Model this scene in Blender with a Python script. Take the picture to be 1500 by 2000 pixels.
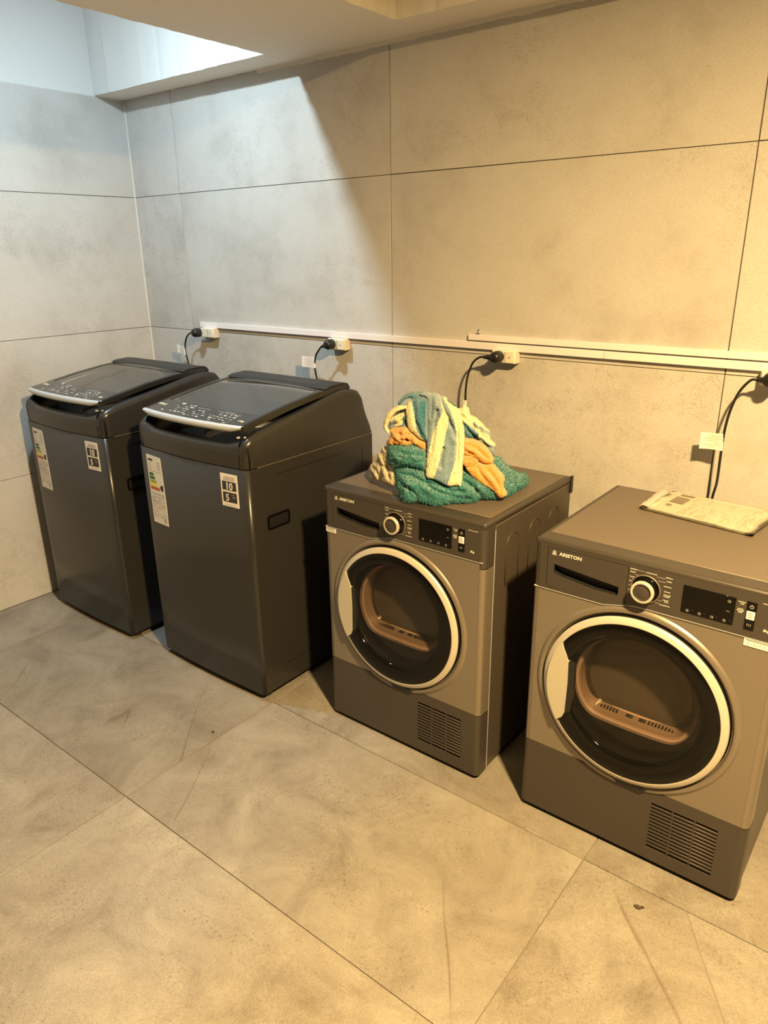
import bpy, bmesh, math, random
import numpy as np
from mathutils import Vector, Matrix, noise

for o in list(bpy.data.objects):
    bpy.data.objects.remove(o, do_unlink=True)
scene = bpy.context.scene
COL = scene.collection
random.seed(7)
PI = math.pi

# ------------------------------------------------------------------ camera
cam_loc = Vector((3.2667, -2.2396, 1.5479))
yaw, pitch, roll, fpx = 0.67, 0.3464, -0.0144, 1416.585
fw = Vector((-math.sin(yaw) * math.cos(pitch), math.cos(yaw) * math.cos(pitch), -math.sin(pitch)))
rt = Vector((math.cos(yaw), math.sin(yaw), 0))
up = rt.cross(fw)
rt2 = rt * math.cos(roll) + up * math.sin(roll)
up2 = -rt * math.sin(roll) + up * math.cos(roll)
cd = bpy.data.cameras.new('camera')
cam = bpy.data.objects.new('camera', cd)
COL.objects.link(cam)
m3 = Matrix((rt2, up2, -fw)).transposed()
cam.matrix_world = Matrix.Translation(cam_loc) @ m3.to_4x4()
cd.sensor_fit = 'VERTICAL'
cd.sensor_height = 24.0
cd.lens = fpx / 2000.0 * 24.0
cd.clip_start = 0.02
scene.camera = cam

# ------------------------------------------------------------------ world, lights, exposure
w = bpy.data.worlds.new('world')
scene.world = w
w.use_nodes = True
w.node_tree.nodes['Background'].inputs[0].default_value = (0.6, 0.6, 0.62, 1)
w.node_tree.nodes['Background'].inputs[1].default_value = 0.3

def area(name, loc, size, energy, color, rot=(0, 0, 0)):
    ld = bpy.data.lights.new(name, 'AREA')
    ld.shape = 'DISK'
    ld.size = size
    ld.energy = energy
    ld.color = color
    o = bpy.data.objects.new(name, ld)
    o.location = loc
    o.rotation_euler = rot
    COL.objects.link(o)
    return o

COOL = (0.965, -0.95, 2.475)
WARM = (3.62, -1.62, 2.47)
area('cool_lamp_light', COOL, 0.065, 18.5, (0.70, 0.90, 1.0), (0.26, 0, 0))
area('warm_lamp_light', WARM, 0.13, 158.0, (1.0, 0.665, 0.275), (0, 0.18, 0)).data.spread = math.radians(158)
vs = scene.view_settings
scene.display_settings.display_device = 'sRGB'
vs.view_transform = 'Standard'
vs.look = 'None'
vs.gamma = 1.0
vs.use_curve_mapping = False
vs.exposure = 0.36

# ------------------------------------------------------------------ materials
def newmat(name):
    m = bpy.data.materials.new(name)
    m.use_nodes = True
    nt = m.node_tree
    b = nt.nodes['Principled BSDF']
    return m, nt, b

def plain(name, col, rough=0.5, metal=0.0, coat=0.0, bump=0.0, bscale=300, spec=0.5):
    m, nt, b = newmat(name)
    b.inputs['Base Color'].default_value = (*col, 1)
    b.inputs['Roughness'].default_value = rough
    b.inputs['Metallic'].default_value = metal
    b.inputs['Coat Weight'].default_value = coat
    b.inputs['Coat Roughness'].default_value = 0.06
    b.inputs['Specular IOR Level'].default_value = spec
    if bump > 0:
        tc = nt.nodes.new('ShaderNodeTexCoord')
        n = nt.nodes.new('ShaderNodeTexNoise')
        n.inputs['Scale'].default_value = bscale
        n.inputs['Detail'].default_value = 3
        bp = nt.nodes.new('ShaderNodeBump')
        bp.inputs['Strength'].default_value = bump
        bp.inputs['Distance'].default_value = 0.002
        nt.links.new(tc.outputs['Object'], n.inputs['Vector'])
        nt.links.new(n.outputs['Fac'], bp.inputs['Height'])
        nt.links.new(bp.outputs['Normal'], b.inputs['Normal'])
    return m

def ramp(nt, stops):
    r = nt.nodes.new('ShaderNodeValToRGB')
    e = r.color_ramp.elements
    while len(e) < len(stops):
        e.new(0.5)
    for i, (p, c) in enumerate(stops):
        e[i].position = p
        e[i].color = (*c, 1) if len(c) == 3 else c
    return r

def g(v):
    return (v, v, v)

def N(nt, typ, **kw):
    n = nt.nodes.new(typ)
    for k, v in kw.items():
        if k in n.inputs:
            n.inputs[k].default_value = v
        else:
            setattr(n, k, v)
    return n

def coords(nt, scale=(1, 1, 1)):
    """object coordinates shifted by a random amount for every tile"""
    tc = N(nt, 'ShaderNodeTexCoord')
    oi = N(nt, 'ShaderNodeObjectInfo')
    mu = N(nt, 'ShaderNodeMath', operation='MULTIPLY')
    mu.inputs[1].default_value = 37.0
    nt.links.new(oi.outputs['Random'], mu.inputs[0])
    ad = N(nt, 'ShaderNodeVectorMath', operation='ADD')
    nt.links.new(tc.outputs['Object'], ad.inputs[0])
    nt.links.new(mu.outputs[0], ad.inputs[1])
    mp = N(nt, 'ShaderNodeMapping')
    mp.inputs['Scale'].default_value = scale
    nt.links.new(ad.outputs[0], mp.inputs['Vector'])
    return mp.outputs[0], oi

def mixc(nt, fac, a, b, blend='MIX'):
    n = N(nt, 'ShaderNodeMix', data_type='RGBA', blend_type=blend)
    L = nt.links
    for s, v in ((n.inputs[0], fac), (n.inputs[6], a), (n.inputs[7], b)):
        if hasattr(v, 'is_linked') or hasattr(v, 'links'):
            L.new(v, s)
        elif isinstance(v, (int, float)):
            s.default_value = v
        else:
            s.default_value = (*v, 1)
    return n.outputs[2]

def wall_tile_mat():
    m, nt, b = newmat('wall_tile_concrete_look')
    L = nt.links
    v, oi = coords(nt)
    n1 = N(nt, 'ShaderNodeTexNoise', Scale=2.6, Detail=9, Roughness=0.66)
    n2 = N(nt, 'ShaderNodeTexNoise', Scale=9.0, Detail=8, Roughness=0.75, Distortion=0.6)
    n3 = N(nt, 'ShaderNodeTexNoise', Scale=190.0, Detail=3, Roughness=0.7)
    for n in (n1, n2, n3):
        L.new(v, n.inputs['Vector'])
    r1 = ramp(nt, [(0.30, (0.430, 0.411, 0.384)), (0.48, (0.530, 0.515, 0.488)), (0.64, (0.56, 0.548, 0.526))])
    L.new(n1.outputs['Fac'], r1.inputs[0])
    # scuffed dark patches: fine grain gated by a broad mask
    r2 = ramp(nt, [(0.47, g(0)), (0.62, g(1))])
    L.new(n2.outputs['Fac'], r2.inputs[0])
    r3 = ramp(nt, [(0.50, g(0)), (0.62, g(1))])
    L.new(n3.outputs['Fac'], r3.inputs[0])
    n4 = N(nt, 'ShaderNodeTexNoise', Scale=1.7, Detail=2, Roughness=0.5)
    L.new(v, n4.inputs['Vector'])
    r4 = ramp(nt, [(0.48, g(0)), (0.60, g(1))])
    L.new(n4.outputs['Fac'], r4.inputs[0])
    mu = N(nt, 'ShaderNodeMath', operation='MULTIPLY')
    L.new(r2.outputs[0], mu.inputs[0]); L.new(r4.outputs[0], mu.inputs[1])
    ad = N(nt, 'ShaderNodeMath', operation='MULTIPLY_ADD')
    L.new(mu.outputs[0], ad.inputs[0]); ad.inputs[1].default_value = 0.55; ad.inputs[2].default_value = 0.12
    mu2 = N(nt, 'ShaderNodeMath', operation='MULTIPLY')
    L.new(ad.outputs[0], mu2.inputs[0]); L.new(r3.outputs[0], mu2.inputs[1])
    c = mixc(nt, mu2.outputs[0], r1.outputs[0], (0.27, 0.245, 0.215))
    c2 = mixc(nt, mu.outputs[0], c, mixc(nt, 0.13, c, (0.36, 0.33, 0.30)))
    # tiny pinholes
    vo = N(nt, 'ShaderNodeTexVoronoi', Scale=17.0)
    L.new(v, vo.inputs['Vector'])
    rv = ramp(nt, [(0.018, g(1)), (0.03, g(0))])
    L.new(vo.outputs['Distance'], rv.inputs[0])
    n5 = N(nt, 'ShaderNodeTexNoise', Scale=5.0, Detail=1)
    L.new(v, n5.inputs['Vector'])
    r5 = ramp(nt, [(0.55, g(0)), (0.6, g(0.7))])
    L.new(n5.outputs['Fac'], r5.inputs[0])
    mu3 = N(nt, 'ShaderNodeMath', operation='MULTIPLY')
    L.new(rv.outputs[0], mu3.inputs[0]); L.new(r5.outputs[0], mu3.inputs[1])
    c3 = mixc(nt, mu3.outputs[0], c2, (0.16, 0.13, 0.11))
    gn = N(nt, 'ShaderNodeTexNoise', Scale=260.0, Detail=3, Roughness=0.8)
    L.new(v, gn.inputs['Vector'])
    gr_ = ramp(nt, [(0.30, g(0.86)), (0.70, g(1.10))])
    L.new(gn.outputs['Fac'], gr_.inputs[0])
    c5 = mixc(nt, 1.0, c3, gr_.outputs[0], 'MULTIPLY')
    L.new(c5, b.inputs['Base Color'])
    b.inputs['Roughness'].default_value = 0.62
    b.inputs['Specular IOR Level'].default_value = 0.3
    bp = N(nt, 'ShaderNodeBump', Strength=0.12, Distance=0.002)
    L.new(n3.outputs['Fac'], bp.inputs['Height'])
    L.new(bp.outputs['Normal'], b.inputs['Normal'])
    return m

def floor_tile_mat():
    m, nt, b = newmat('floor_tile_stone_look')
    L = nt.links
    v, oi = coords(nt)
    n1 = N(nt, 'ShaderNodeTexNoise', Scale=4.6, Detail=11, Roughness=0.68, Distortion=0.6)
    L.new(v, n1.inputs['Vector'])
    r1 = ramp(nt, [(0.30, (0.170, 0.152, 0.126)), (0.44, (0.240, 0.222, 0.194)), (0.56, (0.285, 0.268, 0.236)), (0.72, (0.35, 0.332, 0.296))])
    L.new(n1.outputs['Fac'], r1.inputs[0])
    # tile to tile tone
    hs = N(nt, 'ShaderNodeHueSaturation')
    mr = N(nt, 'ShaderNodeMapRange')
    L.new(oi.outputs['Random'], mr.inputs[0])
    mr.inputs[3].default_value = 0.86; mr.inputs[4].default_value = 1.08
    L.new(mr.outputs[0], hs.inputs['Value'])
    L.new(r1.outputs[0], hs.inputs['Color'])
    # dark pitting in drifts
    n2 = N(nt, 'ShaderNodeTexNoise', Scale=130.0, Detail=4, Roughness=0.72)
    L.new(v, n2.inputs['Vector'])
    r2 = ramp(nt, [(0.54, g(0)), (0.66, g(1))])
    L.new(n2.outputs['Fac'], r2.inputs[0])
    vs_ , _ = coords(nt, (1.0, 2.6, 1.0))
    n3 = N(nt, 'ShaderNodeTexNoise', Scale=3.2, Detail=3, Roughness=0.6, Distortion=0.8)
    L.new(vs_, n3.inputs['Vector'])
    r3 = ramp(nt, [(0.42, g(0.08)), (0.66, g(0.75))])
    L.new(n3.outputs['Fac'], r3.inputs[0])
    mu = N(nt, 'ShaderNodeMath', operation='MULTIPLY')
    L.new(r2.outputs[0], mu.inputs[0]); L.new(r3.outputs[0], mu.inputs[1])
    c = mixc(nt, mu.outputs[0], hs.outputs[0], (0.105, 0.075, 0.050))
    # cleft lines: contours of a slow noise stretched across the tile
    vrt = N(nt, 'ShaderNodeVectorRotate', rotation_type='Z_AXIS'); vrt.inputs['Angle'].default_value = -0.62
    L.new(v, vrt.inputs['Vector'])
    vmp = N(nt, 'ShaderNodeMapping'); vmp.inputs['Scale'].default_value = (1.7, 0.17, 1.0)
    L.new(vrt.outputs[0], vmp.inputs['Vector'])
    vl = vmp.outputs[0]
    n4 = N(nt, 'ShaderNodeTexNoise', Scale=1.35, Detail=4, Roughness=0.40, Distortion=0.0)
    L.new(vl, n4.inputs['Vector'])
    sb = N(nt, 'ShaderNodeMath', operation='SUBTRACT'); sb.inputs[1].default_value = 0.53
    L.new(n4.outputs['Fac'], sb.inputs[0])
    ab = N(nt, 'ShaderNodeMath', operation='ABSOLUTE'); L.new(sb.outputs[0], ab.inputs[0])
    r4 = ramp(nt, [(0.0, g(1)), (0.0024, g(0))])
    L.new(ab.outputs[0], r4.inputs[0])
    n5 = N(nt, 'ShaderNodeTexNoise', Scale=2.6, Detail=2)
    L.new(v, n5.inputs['Vector'])
    r5 = ramp(nt, [(0.49, g(0)), (0.57, g(0.65))])
    L.new(n5.outputs['Fac'], r5.inputs[0])
    mu2 = N(nt, 'ShaderNodeMath', operation='MULTIPLY')
    L.new(r4.outputs[0], mu2.inputs[0]); L.new(r5.outputs[0], mu2.inputs[1])
    c2 = mixc(nt, mu2.outputs[0], c, (0.12, 0.092, 0.062))
    stc = ramp(nt, [(0.527, g(0)), (0.533, g(0.16))])
    L.new(n4.outputs['Fac'], stc.inputs[0])
    c4 = mixc(nt, stc.outputs[0], c2, (0.20, 0.17, 0.13))
    gn = N(nt, 'ShaderNodeTexNoise', Scale=330.0, Detail=3, Roughness=0.8)
    L.new(v, gn.inputs['Vector'])
    gr_ = ramp(nt, [(0.30, g(0.70)), (0.70, g(1.20))])
    L.new(gn.outputs['Fac'], gr_.inputs[0])
    c5 = mixc(nt, 1.0, c4, gr_.outputs[0], 'MULTIPLY')
    L.new(c5, b.inputs['Base Color'])
    n6 = N(nt, 'ShaderNodeTexNoise', Scale=1.4, Detail=3)
    L.new(v, n6.inputs['Vector'])
    r6 = ramp(nt, [(0.3, g(0.36)), (0.7, g(0.52))])
    L.new(n6.outputs['Fac'], r6.inputs[0])
    L.new(r6.outputs[0], b.inputs['Roughness'])
    b.inputs['Specular IOR Level'].default_value = 0.4
    st = ramp(nt, [(0.525, g(0)), (0.54, g(1))])
    L.new(n4.outputs['Fac'], st.inputs[0])
    hh = N(nt, 'ShaderNodeMath', operation='MULTIPLY_ADD'); hh.inputs[1].default_value = 0.5
    L.new(n2.outputs['Fac'], hh.inputs[0])
    n7 = N(nt, 'ShaderNodeTexNoise', Scale=14.0, Detail=6, Roughness=0.6)
    L.new(v, n7.inputs['Vector'])
    h2 = N(nt, 'ShaderNodeMath', operation='MULTIPLY_ADD'); h2.inputs[1].default_value = 0.9
    L.new(n7.outputs['Fac'], h2.inputs[0]); L.new(st.outputs[0], h2.inputs[2])
    L.new(h2.outputs[0], hh.inputs[2])
    bp = N(nt, 'ShaderNodeBump', Strength=0.6, Distance=0.0022)
    L.new(hh.outputs[0], bp.inputs['Height'])
    L.new(bp.outputs['Normal'], b.inputs['Normal'])
    return m

def terry(name, col=None, attr=False):
    m, nt, b = newmat(name)
    L = nt.links
    tc = N(nt, 'ShaderNodeTexCoord')
    n = N(nt, 'ShaderNodeTexNoise', Scale=420.0, Detail=2, Roughness=0.6)
    vo = N(nt, 'ShaderNodeTexVoronoi', Scale=330.0)
    n2 = N(nt, 'ShaderNodeTexNoise', Scale=60.0, Detail=4, Roughness=0.7)
    for k in (n, vo, n2):
        L.new(tc.outputs['Object'], k.inputs['Vector'])
    if attr:
        at = N(nt, 'ShaderNodeAttribute', attribute_name='dye')
        base = at.outputs['Color']
    else:
        rgb = N(nt, 'ShaderNodeRGB'); rgb.outputs[0].default_value = (*col, 1)
        base = rgb.outputs[0]
    r = ramp(nt, [(0.3, g(0.72)), (0.65, g(1.12))])
    L.new(n.outputs['Fac'], r.inputs[0])
    r2 = ramp(nt, [(0.3, g(0.85)), (0.7, g(1.1))])
    L.new(n2.outputs['Fac'], r2.inputs[0])
    c = mixc(nt, 1.0, base, r.outputs[0], 'MULTIPLY')
    c = mixc(nt, 1.0, c, r2.outputs[0], 'MULTIPLY')
    L.new(c, b.inputs['Base Color'])
    b.inputs['Roughness'].default_value = 0.95
    b.inputs['Specular IOR Level'].default_value = 0.1
    b.inputs['Sheen Weight'].default_value = 0.5
    b.inputs['Sheen Roughness'].default_value = 0.5
    bp = N(nt, 'ShaderNodeBump', Strength=0.9, Distance=0.004)
    ad = N(nt, 'ShaderNodeMath', operation='SUBTRACT')
    L.new(n.outputs['Fac'], ad.inputs[0]); L.new(vo.outputs['Distance'], ad.inputs[1])
    L.new(ad.outputs[0], bp.inputs['Height'])
    L.new(bp.outputs['Normal'], b.inputs['Normal'])
    return m

def glass_mat(name, tint, base_refl=0.04, rough=0.02, edge=0.9):
    """thin pane: tinted see-through plus mirror reflection that rises at grazing angles"""
    m, nt, b = newmat(name)
    nt.nodes.remove(b)
    L = nt.links
    out = nt.nodes['Material Output']
    tr = N(nt, 'ShaderNodeBsdfTransparent'); tr.inputs[0].default_value = (*tint, 1)
    gl = N(nt, 'ShaderNodeBsdfGlossy'); gl.inputs['Roughness'].default_value = rough
    lw = N(nt, 'ShaderNodeLayerWeight'); lw.inputs['Blend'].default_value = 0.5
    pw = N(nt, 'ShaderNodeMath', operation='POWER'); pw.inputs[1].default_value = 4.0
    ma = N(nt, 'ShaderNodeMath', operation='MULTIPLY_ADD'); ma.inputs[1].default_value = edge - base_refl; ma.inputs[2].default_value = base_refl
    L.new(lw.outputs['Facing'], pw.inputs[0]); L.new(pw.outputs[0], ma.inputs[0])
    mx = N(nt, 'ShaderNodeMixShader')
    L.new(ma.outputs[0], mx.inputs[0]); L.new(tr.outputs[0], mx.inputs[1]); L.new(gl.outputs[0], mx.inputs[2])
    L.new(mx.outputs[0], out.inputs[0])
    return m

M = {}
M['wtile'] = wall_tile_mat()
M['ftile'] = floor_tile_mat()
M['grout'] = plain('grout', (0.20, 0.175, 0.15), 0.95, bump=0.2)
M['wgrout'] = plain('wall_grout', (0.10, 0.085, 0.07), 0.95)
M['wframe'] = plain('worktop_frame', (0.052, 0.045, 0.038), 0.38, 0.2)  # darker than the top panel, whose colour carries the reflected light
M['paint'] = plain('ceiling_paint', (0.80, 0.76, 0.69), 0.85, bump=0.35, bscale=45)
M['plaster'] = plain('white_plaster', (0.66, 0.66, 0.65), 0.9, bump=0.7, bscale=85)
M['bead'] = plain('plaster_bead', (0.66, 0.62, 0.55), 0.9, bump=0.6, bscale=60)
M['shell'] = plain('graphite_paint', (0.029, 0.028, 0.027), 0.28, 0.1, 0.0)
M['shell_side'] = plain('graphite_side', (0.026, 0.024, 0.023), 0.26, 0.3, 0.35)
M['lidblack'] = plain('lid_black_glass', (0.020, 0.020, 0.019), 0.24, 0.0, 0.2)
M['pic'] = plain('printed_picture', (0.20, 0.17, 0.13), 0.7)
M['seam_glint'] = plain('seam_highlight_brown', (0.16, 0.13, 0.10), 0.5)
M['black'] = plain('black_plastic', (0.012, 0.012, 0.012), 0.42)
M['gloss'] = plain('gloss_black', (0.004, 0.0036, 0.0032), 0.07, 0.0, 0.0, spec=0.25)
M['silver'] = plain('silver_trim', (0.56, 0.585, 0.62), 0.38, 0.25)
M['steel'] = plain('steel_tub', (0.55, 0.55, 0.54), 0.28, 0.9)
M['champ'] = plain('champagne_silver', (0.262, 0.226, 0.184), 0.34, 0.55, 0.15, bump=0.05, bscale=900)
M['dchamp'] = plain('dark_champagne', (0.070, 0.061, 0.053), 0.42, 0.35, 0.0)
M['topchamp'] = plain('worktop_brown_lit', (0.140, 0.115, 0.092), 0.42, 0.2, 0.0, bump=0.12, bscale=1400)  # lighter than the frame: light reflected off the worktop put into the colour
M['cab'] = plain('cabinet_brown', (0.080, 0.066, 0.052), 0.38, 0.2)
M['ring'] = plain('door_ring_silver', (0.62, 0.58, 0.50), 0.33, 0.35, 0.2)
M['handle'] = plain('door_handle_beige', (0.52, 0.49, 0.41), 0.42, 0.2)
M['seal'] = plain('filter_rim', (0.30, 0.220, 0.185), 0.5)
M['drum'] = plain('drum_metal', (0.27, 0.25, 0.22), 0.42, 0.6)
M['print'] = plain('pale_print', (0.62, 0.60, 0.54), 0.6)
M['printg'] = plain('grey_print', (0.33, 0.33, 0.32), 0.6)
M['paper'] = plain('paper', (0.74, 0.73, 0.70), 0.6)
M['paper2'] = plain('manual_paper', (0.88, 0.85, 0.74), 0.6)
M['ink'] = plain('ink', (0.03, 0.03, 0.03), 0.6)
M['inkl'] = plain('ink_light', (0.34, 0.33, 0.32), 0.7)
M['inkb'] = plain('ink_brown', (0.42, 0.33, 0.21), 0.7)
M['red'] = plain('ink_red', (0.50, 0.10, 0.03), 0.6)
M['yel'] = plain('ink_yellow', (0.85, 0.75, 0.05), 0.6)
M['lime'] = plain('ink_lime', (0.30, 0.42, 0.04), 0.6)
M['grn'] = plain('ink_green', (0.01, 0.14, 0.06), 0.6)
M['pinkp'] = plain('pink_print', (0.75, 0.48, 0.44), 0.6)
M['pvc'] = plain('white_pvc', (0.80, 0.76, 0.78), 0.4)
M['socket'] = plain('cream_socket', (0.76, 0.72, 0.60), 0.35)
M['cable'] = plain('black_cable', (0.010, 0.010, 0.011), 0.4)
M['lamp'] = plain('lamp_body', (0.8, 0.8, 0.8), 0.5)
M['crumb'] = plain('dry_leaf', (0.055, 0.04, 0.025), 0.9)
M['plastic'] = glass_mat('clear_sleeve', (0.99, 0.985, 0.97), 0.02, 0.2, 0.12)
M['glass'] = glass_mat('smoked_door_glass', (0.80, 0.76, 0.70), 0.03, 0.03)
M['bowl'] = glass_mat('glass_bowl', (0.74, 0.71, 0.66), 0.10, 0.06, 0.9)
M['lidglass'] = glass_mat('lid_window_glass', (0.62, 0.64, 0.62), 0.26, 0.07)
M['teal'] = terry('teal_terry', (0.010, 0.215, 0.225))
M['orange'] = terry('orange_terry', (0.72, 0.33, 0.050))
M['beige'] = terry('beige_terry', (0.60, 0.53, 0.36))
M['striped'] = terry('striped_terry', attr=True)

# ------------------------------------------------------------------ mesh helpers
class MB:
    def __init__(s):
        s.bm = bmesh.new()
        s.mats = []
    def mi(s, m):
        if m not in s.mats:
            s.mats.append(m)
        return s.mats.index(m)
    def _tag(s, faces, m, smooth=False):
        i = s.mi(m)
        for f in faces:
            f.material_index = i
            f.smooth = smooth
    def box(s, a, b, m, bevel=0.0, seg=2, edges=None):
        r = bmesh.ops.create_cube(s.bm, size=1.0)
        vs = r['verts']
        c = [(a[i] + b[i]) / 2 for i in range(3)]
        d = [abs(b[i] - a[i]) for i in range(3)]
        for v in vs:
            v.co = Vector((c[0] + v.co.x * d[0], c[1] + v.co.y * d[1], c[2] + v.co.z * d[2]))
        fs = list({f for v in vs for f in v.link_faces})
        s._tag(fs, m)
        if bevel > 0:
            es = list({e for v in vs for e in v.link_edges})
            if edges:
                es = [e for e in es if edges(e)]
            r2 = bmesh.ops.bevel(s.bm, geom=es, offset=bevel, segments=seg, profile=0.5, affect='EDGES')
            i = s.mi(m)
            for f in r2['faces']:
                f.material_index = i
                f.smooth = True
            for v in r2['verts']:
                for f in v.link_faces:
                    f.material_index = i
        return s
    def grid(s, rows, m, smooth=True, closed=False, flip=False):
        """rows: list of lists of points"""
        V = [[s.bm.verts.new(p) for p in r] for r in rows]
        fs = []
        for i in range(len(V) - 1):
            n = len(V[i])
            for j in range(n if closed else n - 1):
                q = [V[i][j], V[i][(j + 1) % n], V[i + 1][(j + 1) % n], V[i + 1][j]]
                if flip:
                    q.reverse()
                try:
                    fs.append(s.bm.faces.new(q))
                except ValueError:
                    pass
        s._tag(fs, m, smooth)
        return V
    def lathe(s, prof, m, c=(0, 0, 0), axis='y', n=64, smooth=True, a0=0.0, a1=2 * PI):
        """prof: list of (radius, height along axis)"""
        full = abs(a1 - a0 - 2 * PI) < 1e-6
        k = n if full else n + 1
        rows = []
        for r, h in prof:
            row = []
            for i in range(k):
                t = a0 + (a1 - a0) * i / n
                if axis == 'y':
                    row.append(Vector((c[0] + r * math.cos(t), c[1] + h, c[2] + r * math.sin(t))))
                elif axis == 'z':
                    row.append(Vector((c[0] + r * math.cos(t), c[1] + r * math.sin(t), c[2] + h)))
                else:
                    row.append(Vector((c[0] + h, c[1] + r * math.cos(t), c[2] + r * math.sin(t))))
            rows.append(row)
        s.grid(rows, m, smooth, closed=full)
        return s
    def plate(s, outer, holes, y0, y1, m, inner_m=None, plane='xz'):
        """flat plate with holes, front face at y0, walls running back to y1"""
        def P(p, y):
            if plane == 'xz':
                return Vector((p[0], y, p[1]))
            return Vector((p[0], p[1], y))
        loops = []
        edges = []
        for poly in [outer] + list(holes):
            vs = [s.bm.verts.new(P(p, y0)) for p in poly]
            es = [s.bm.edges.new((vs[i], vs[(i + 1) % len(vs)])) for i in range(len(vs))]
            loops.append((vs, poly)); edges += es
        r = bmesh.ops.triangle_fill(s.bm, use_beauty=True, use_dissolve=False, edges=edges)
        fs = [f for f in r['geom'] if isinstance(f, bmesh.types.BMFace)]
        s._tag(fs, m)
        for k, (vs, poly) in enumerate(loops):
            bs = [s.bm.verts.new(P(p, y1)) for p in poly]
            n = len(vs)
            ff = [s.bm.faces.new((vs[i], vs[(i + 1) % n], bs[(i + 1) % n], bs[i])) for i in range(n)]
            s._tag(ff, (inner_m or m) if k else m)
        return s
    def tube(s, pts, r, m, n=10, caps=True, radii=None):
        pts = [Vector(p) for p in pts]
        rows = []
        prev = None
        for i, p in enumerate(pts):
            d = (pts[min(i + 1, len(pts) - 1)] - pts[max(i - 1, 0)]).normalized()
            if prev is None:
                a = d.cross(Vector((0.13, 1, 0.21))).normalized()
            else:
                a = (prev - d * prev.dot(d)).normalized()
            prev = a
            b = d.cross(a)
            rr = radii[i] if radii else r
            rows.append([p + (a * math.cos(2 * PI * k / n) + b * math.sin(2 * PI * k / n)) * rr for k in range(n)])
        V = s.grid(rows, m, True, closed=True)
        if caps:
            s._tag([s.bm.faces.new(V[0][::-1]), s.bm.faces.new(V[-1])], m)
        return s
    def quad(s, p, m):
        s._tag([s.bm.faces.new([s.bm.verts.new(q) for q in p])], m)
        return s
    def obj(s, name, parent=None, loc=(0, 0, 0), recalc=True, label=None):
        if recalc:
            bmesh.ops.recalc_face_normals(s.bm, faces=s.bm.faces[:])
        me = bpy.data.meshes.new(name)
        s.bm.to_mesh(me)
        s.bm.free()
        for m in s.mats:
            me.materials.append(m)
        return link(name, me, parent, loc, label)

def link(name, me, parent=None, loc=(0, 0, 0), label=None):
    o = bpy.data.objects.new(name, me)
    o.location = loc
    if parent:
        o.parent = parent
    if label:
        o['label'] = label
    COL.objects.link(o)
    return o

def tag(o, label, cat, group=None):
    o['label'] = label
    o['category'] = cat
    if group:
        o['group'] = group
    return o

def empty(name, loc, label, cat, group=None):
    o = bpy.data.objects.new(name, None)
    o.empty_display_size = 0.05
    o.location = loc
    COL.objects.link(o)
    return tag(o, label, cat, group)

PRINTS = ('control_print', 'programme_print', 'display_icon', 'key_icon', 'sheet_print', 'filter_slots', 'vent_bar')
def copy_tree(o, parent=None):
    c = o.copy()
    COL.objects.link(c)
    c.parent = parent
    for ch in list(o.children):
        copy_tree(ch, c)
    return c

def catmull(P, n=8):
    P = [Vector(p) for p in P]
    out = []
    for i in range(len(P) - 1):
        p0 = P[max(i - 1, 0)]; p1 = P[i]; p2 = P[i + 1]; p3 = P[min(i + 2, len(P) - 1)]
        for k in range(n):
            t = k / n
            out.append(0.5 * ((2 * p1) + (p2 - p0) * t + (2 * p0 - 5 * p1 + 4 * p2 - p3) * t * t + (3 * p1 - p0 - 3 * p2 + p3) * t ** 3))
    out.append(P[-1])
    return out

def text(name, body, size, m, parent, loc, rot=(PI / 2, 0, 0), shear=0.0, extrude=0.0004, sx=1.0, align='LEFT', label=None, bold=0.0):
    cu = bpy.data.curves.new(name, 'FONT')
    cu.body = body
    cu.size = size
    cu.shear = shear
    cu.extrude = extrude
    cu.offset = bold
    cu.align_x = align
    cu.resolution_u = 2
    t = bpy.data.objects.new(name + '_src', cu)
    COL.objects.link(t)
    bpy.context.view_layer.update()
    dg = bpy.context.evaluated_depsgraph_get()
    me = bpy.data.meshes.new_from_object(t.evaluated_get(dg))
    bpy.data.objects.remove(t, do_unlink=True)
    bpy.data.curves.remove(cu)
    me.name = name
    me.materials.clear()
    me.materials.append(m)
    o = link(name, me, parent, loc, label)
    o.rotation_euler = rot
    o.scale = (sx, 1, 1)
    return o

def arc(cx, cz, r, a0, a1, n):
    return [(cx + r * math.cos(a0 + (a1 - a0) * i / n), cz + r * math.sin(a0 + (a1 - a0) * i / n)) for i in range(n + 1)]

def circle(cx, cz, r, n=96):
    return [(cx + r * math.cos(2 * PI * i / n), cz + r * math.sin(2 * PI * i / n)) for i in range(n)]

def rrect(x0, z0, x1, z1, r, n=4):
    return (arc(x1 - r, z1 - r, r, 0, PI / 2, n) + arc(x0 + r, z1 - r, r, PI / 2, PI, n)
            + arc(x0 + r, z0 + r, r, PI, 1.5 * PI, n) + arc(x1 - r, z0 + r, r, 1.5 * PI, 2 * PI, n))

# ------------------------------------------------------------------ structure
XR, YF = 4.9, -5.4          # right wall, wall behind the camera
CZ = 2.21                   # ceiling
def struct(o):
    o['kind'] = 'structure'
    return o

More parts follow.
